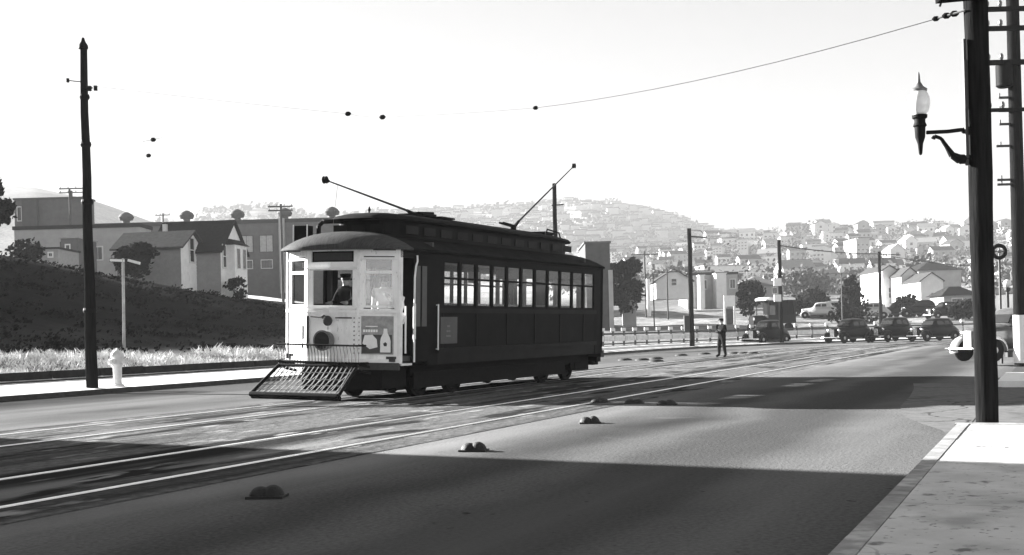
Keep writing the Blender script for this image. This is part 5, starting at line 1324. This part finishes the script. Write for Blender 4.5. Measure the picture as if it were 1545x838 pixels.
# roof walk, resistor boxes, ventilators
b = TB()
for y in (-.28, -.1, .08): b.box(-2.6, 4.1, y, y+.12, 3.83, 3.86)
for x in [-2.5+i*.73 for i in range(10)]: b.box(x, x+.06, -.3, .22, 3.74, 3.83)
b.build('roof_walk', 'tram_roof', tram)
for x, l_, h_ in ((-2.45, .55, .06), (-1.7, .6, .04), (3.5, .7, .05)):
    b = TB(); b.box(x, x+l_, -.34, .3, 3.865, 3.865+h_); b.build('roof_box', 'iron_black', tram)
b = TB(); b.pipe([(3.2, -.5, 3.78), (3.3, -.5, 3.95), (4.0, -.5, 3.9), (4.15, -.5, 3.7)], .02); b.build('roof_handrail', 'iron_black', tram)
b = TB(); b.box(-4.0, -3.97, -.01, .01, 3.76, 3.86); b.lathe([(.02, 0), (.035, .03), (.01, .1)], (-3.98, 0, 3.84), n=8); b.build('roof_finial', 'iron_black', tram)
# route box on the front hood, left
_rb = Vector((-4.95, .86, 3.28))
b = TB(); b.box(-5.0, -4.80, .80, 1.12, 3.2, 3.50); rb = b.build('route_box', 'tram_dark', tram)
b = TB(); b.box(-5.012, -5.002, .775, .80, 3.18, 3.52); b.box(-5.012, -5.002, 1.12, 1.145, 3.18, 3.52); b.build('route_box_edge', 'tram_trim', rb)
b = TB(); b.pipe([(-4.9, .58, 3.22), (-4.9, .58, 3.5), (-4.84, .52, 3.58), (-4.4, .35, 3.62)], .045, 8); b.build('hood_bracket', 'iron_black', tram)
# trolley poles
def trolley(base, tip, nm='trolley_pole'):
    base = Vector(base); tip = Vector(tip); d = (tip-base).normalized()
    b = TB(); b.lathe([(.2, 0), (.2, .04), (.09, .06), (.08, .16)], base-Vector((0, 0, .14)), n=12)
    back = base-Vector((d.x, d.y, 0)).normalized()*.62+Vector((0, 0, .06))
    for yo in (-.05, .05): b.tube(base+Vector((0, yo, .02)), back+Vector((0, yo, 0)), .028, .028, 6)
    b.tube(base-Vector((0, 0, .05)), base+d*.35, .05, .035, 8)
    bs = b.build('trolley_base', 'iron_black', tram)
    b = TB(); b.tube(base, base.lerp(tip, .5), .028, .022, 8); b.tube(base.lerp(tip, .5), tip, .022, .014, 8); tp = b.build(nm, 'iron_dark', tram, smooth=True)
    b = TB(); s_ = Vector((0, 1, 0)); b.lathe([(.055, -.04), (.075, -.03), (.055, 0), (.075, .03), (.055, .04)], tip+d*.05, ax=s_, n=14); b.tube(tip-d*.06, tip+d*.05, .03, .045, 8); b.build('trolley_wheel', 'iron_black', tp)
trolley((-2.2, 0, 3.93), (-5.35, .05, 4.33)); trolley((2.35, 0, 3.96), (5.95, .0, 5.9))
# destination gong / cord
b = TB(); b.pipe([(-5.2, -.1, 4.27), (-5.35, -.1, 3.4)], .004, 4); b.build('trolley_cord', 'iron_grey', tram)

# people in the tram
fd_ = Matrix.Translation(TC) @ Matrix.Rotation(YAW, 4, 'Z') @ TILT
def in_tram(x, y, z): return fd_ @ Vector((x, y, z))
person('motorman in a dark cap and coat standing behind the middle front window of the tram', in_tram(-4.55, .1, ZS+.2), YAW+math.pi,
       {'elbl': (.1, .26, 1.16), 'wril': (.3, .2, 1.12), 'palml': (.36, .2, 1.13), 'elbr': (.08, -.26, 1.16), 'wrir': (.3, -.2, 1.12), 'palmr': (.36, -.2, 1.13)}, h=1.62)
person('bareheaded passenger in a white shirt behind the right front window of the tram', in_tram(-4.25, -.62, ZS+.2), YAW+math.pi+.3,
       {'elbl': (.05, .26, 1.16), 'wril': (.22, .16, 1.28), 'palml': (.27, .12, 1.33)}, top='cloth_white', hat=False, h=1.6)

# ------------------------------------------------------------------ haze
b = MB(); b.box(-1400, 1400, -120, 2000, -4, 175)
hz_ = b.build('haze', []) if False else None
me = bpy.data.meshes.new('haze'); me.from_pydata(b.v, [], b.f); hm = bpy.data.materials.new('haze_air'); hm.use_nodes = True
N = hm.node_tree.nodes; L = hm.node_tree.links; N.remove(N['Principled BSDF'])
pv = N.new('ShaderNodeVolumePrincipled'); pv.inputs['Color'].default_value = (.31, .31, .31, 1); pv.inputs['Density'].default_value = .00095; pv.inputs['Anisotropy'].default_value = 0
L.new(pv.outputs[0], N['Material Output'].inputs['Volume']); me.materials.append(hm)
ho = bpy.data.objects.new('haze', me); C.objects.link(ho); ho['kind'] = 'stuff'; ho['label'] = 'thin pale haze lying over the whole place'; ho['category'] = 'haze'

sc.cycles.max_bounces = 6; sc.cycles.transparent_max_bounces = 16; sc.cycles.volume_bounces = 0
sc.cycles.use_denoising = True
# drop empty-labelled leftovers
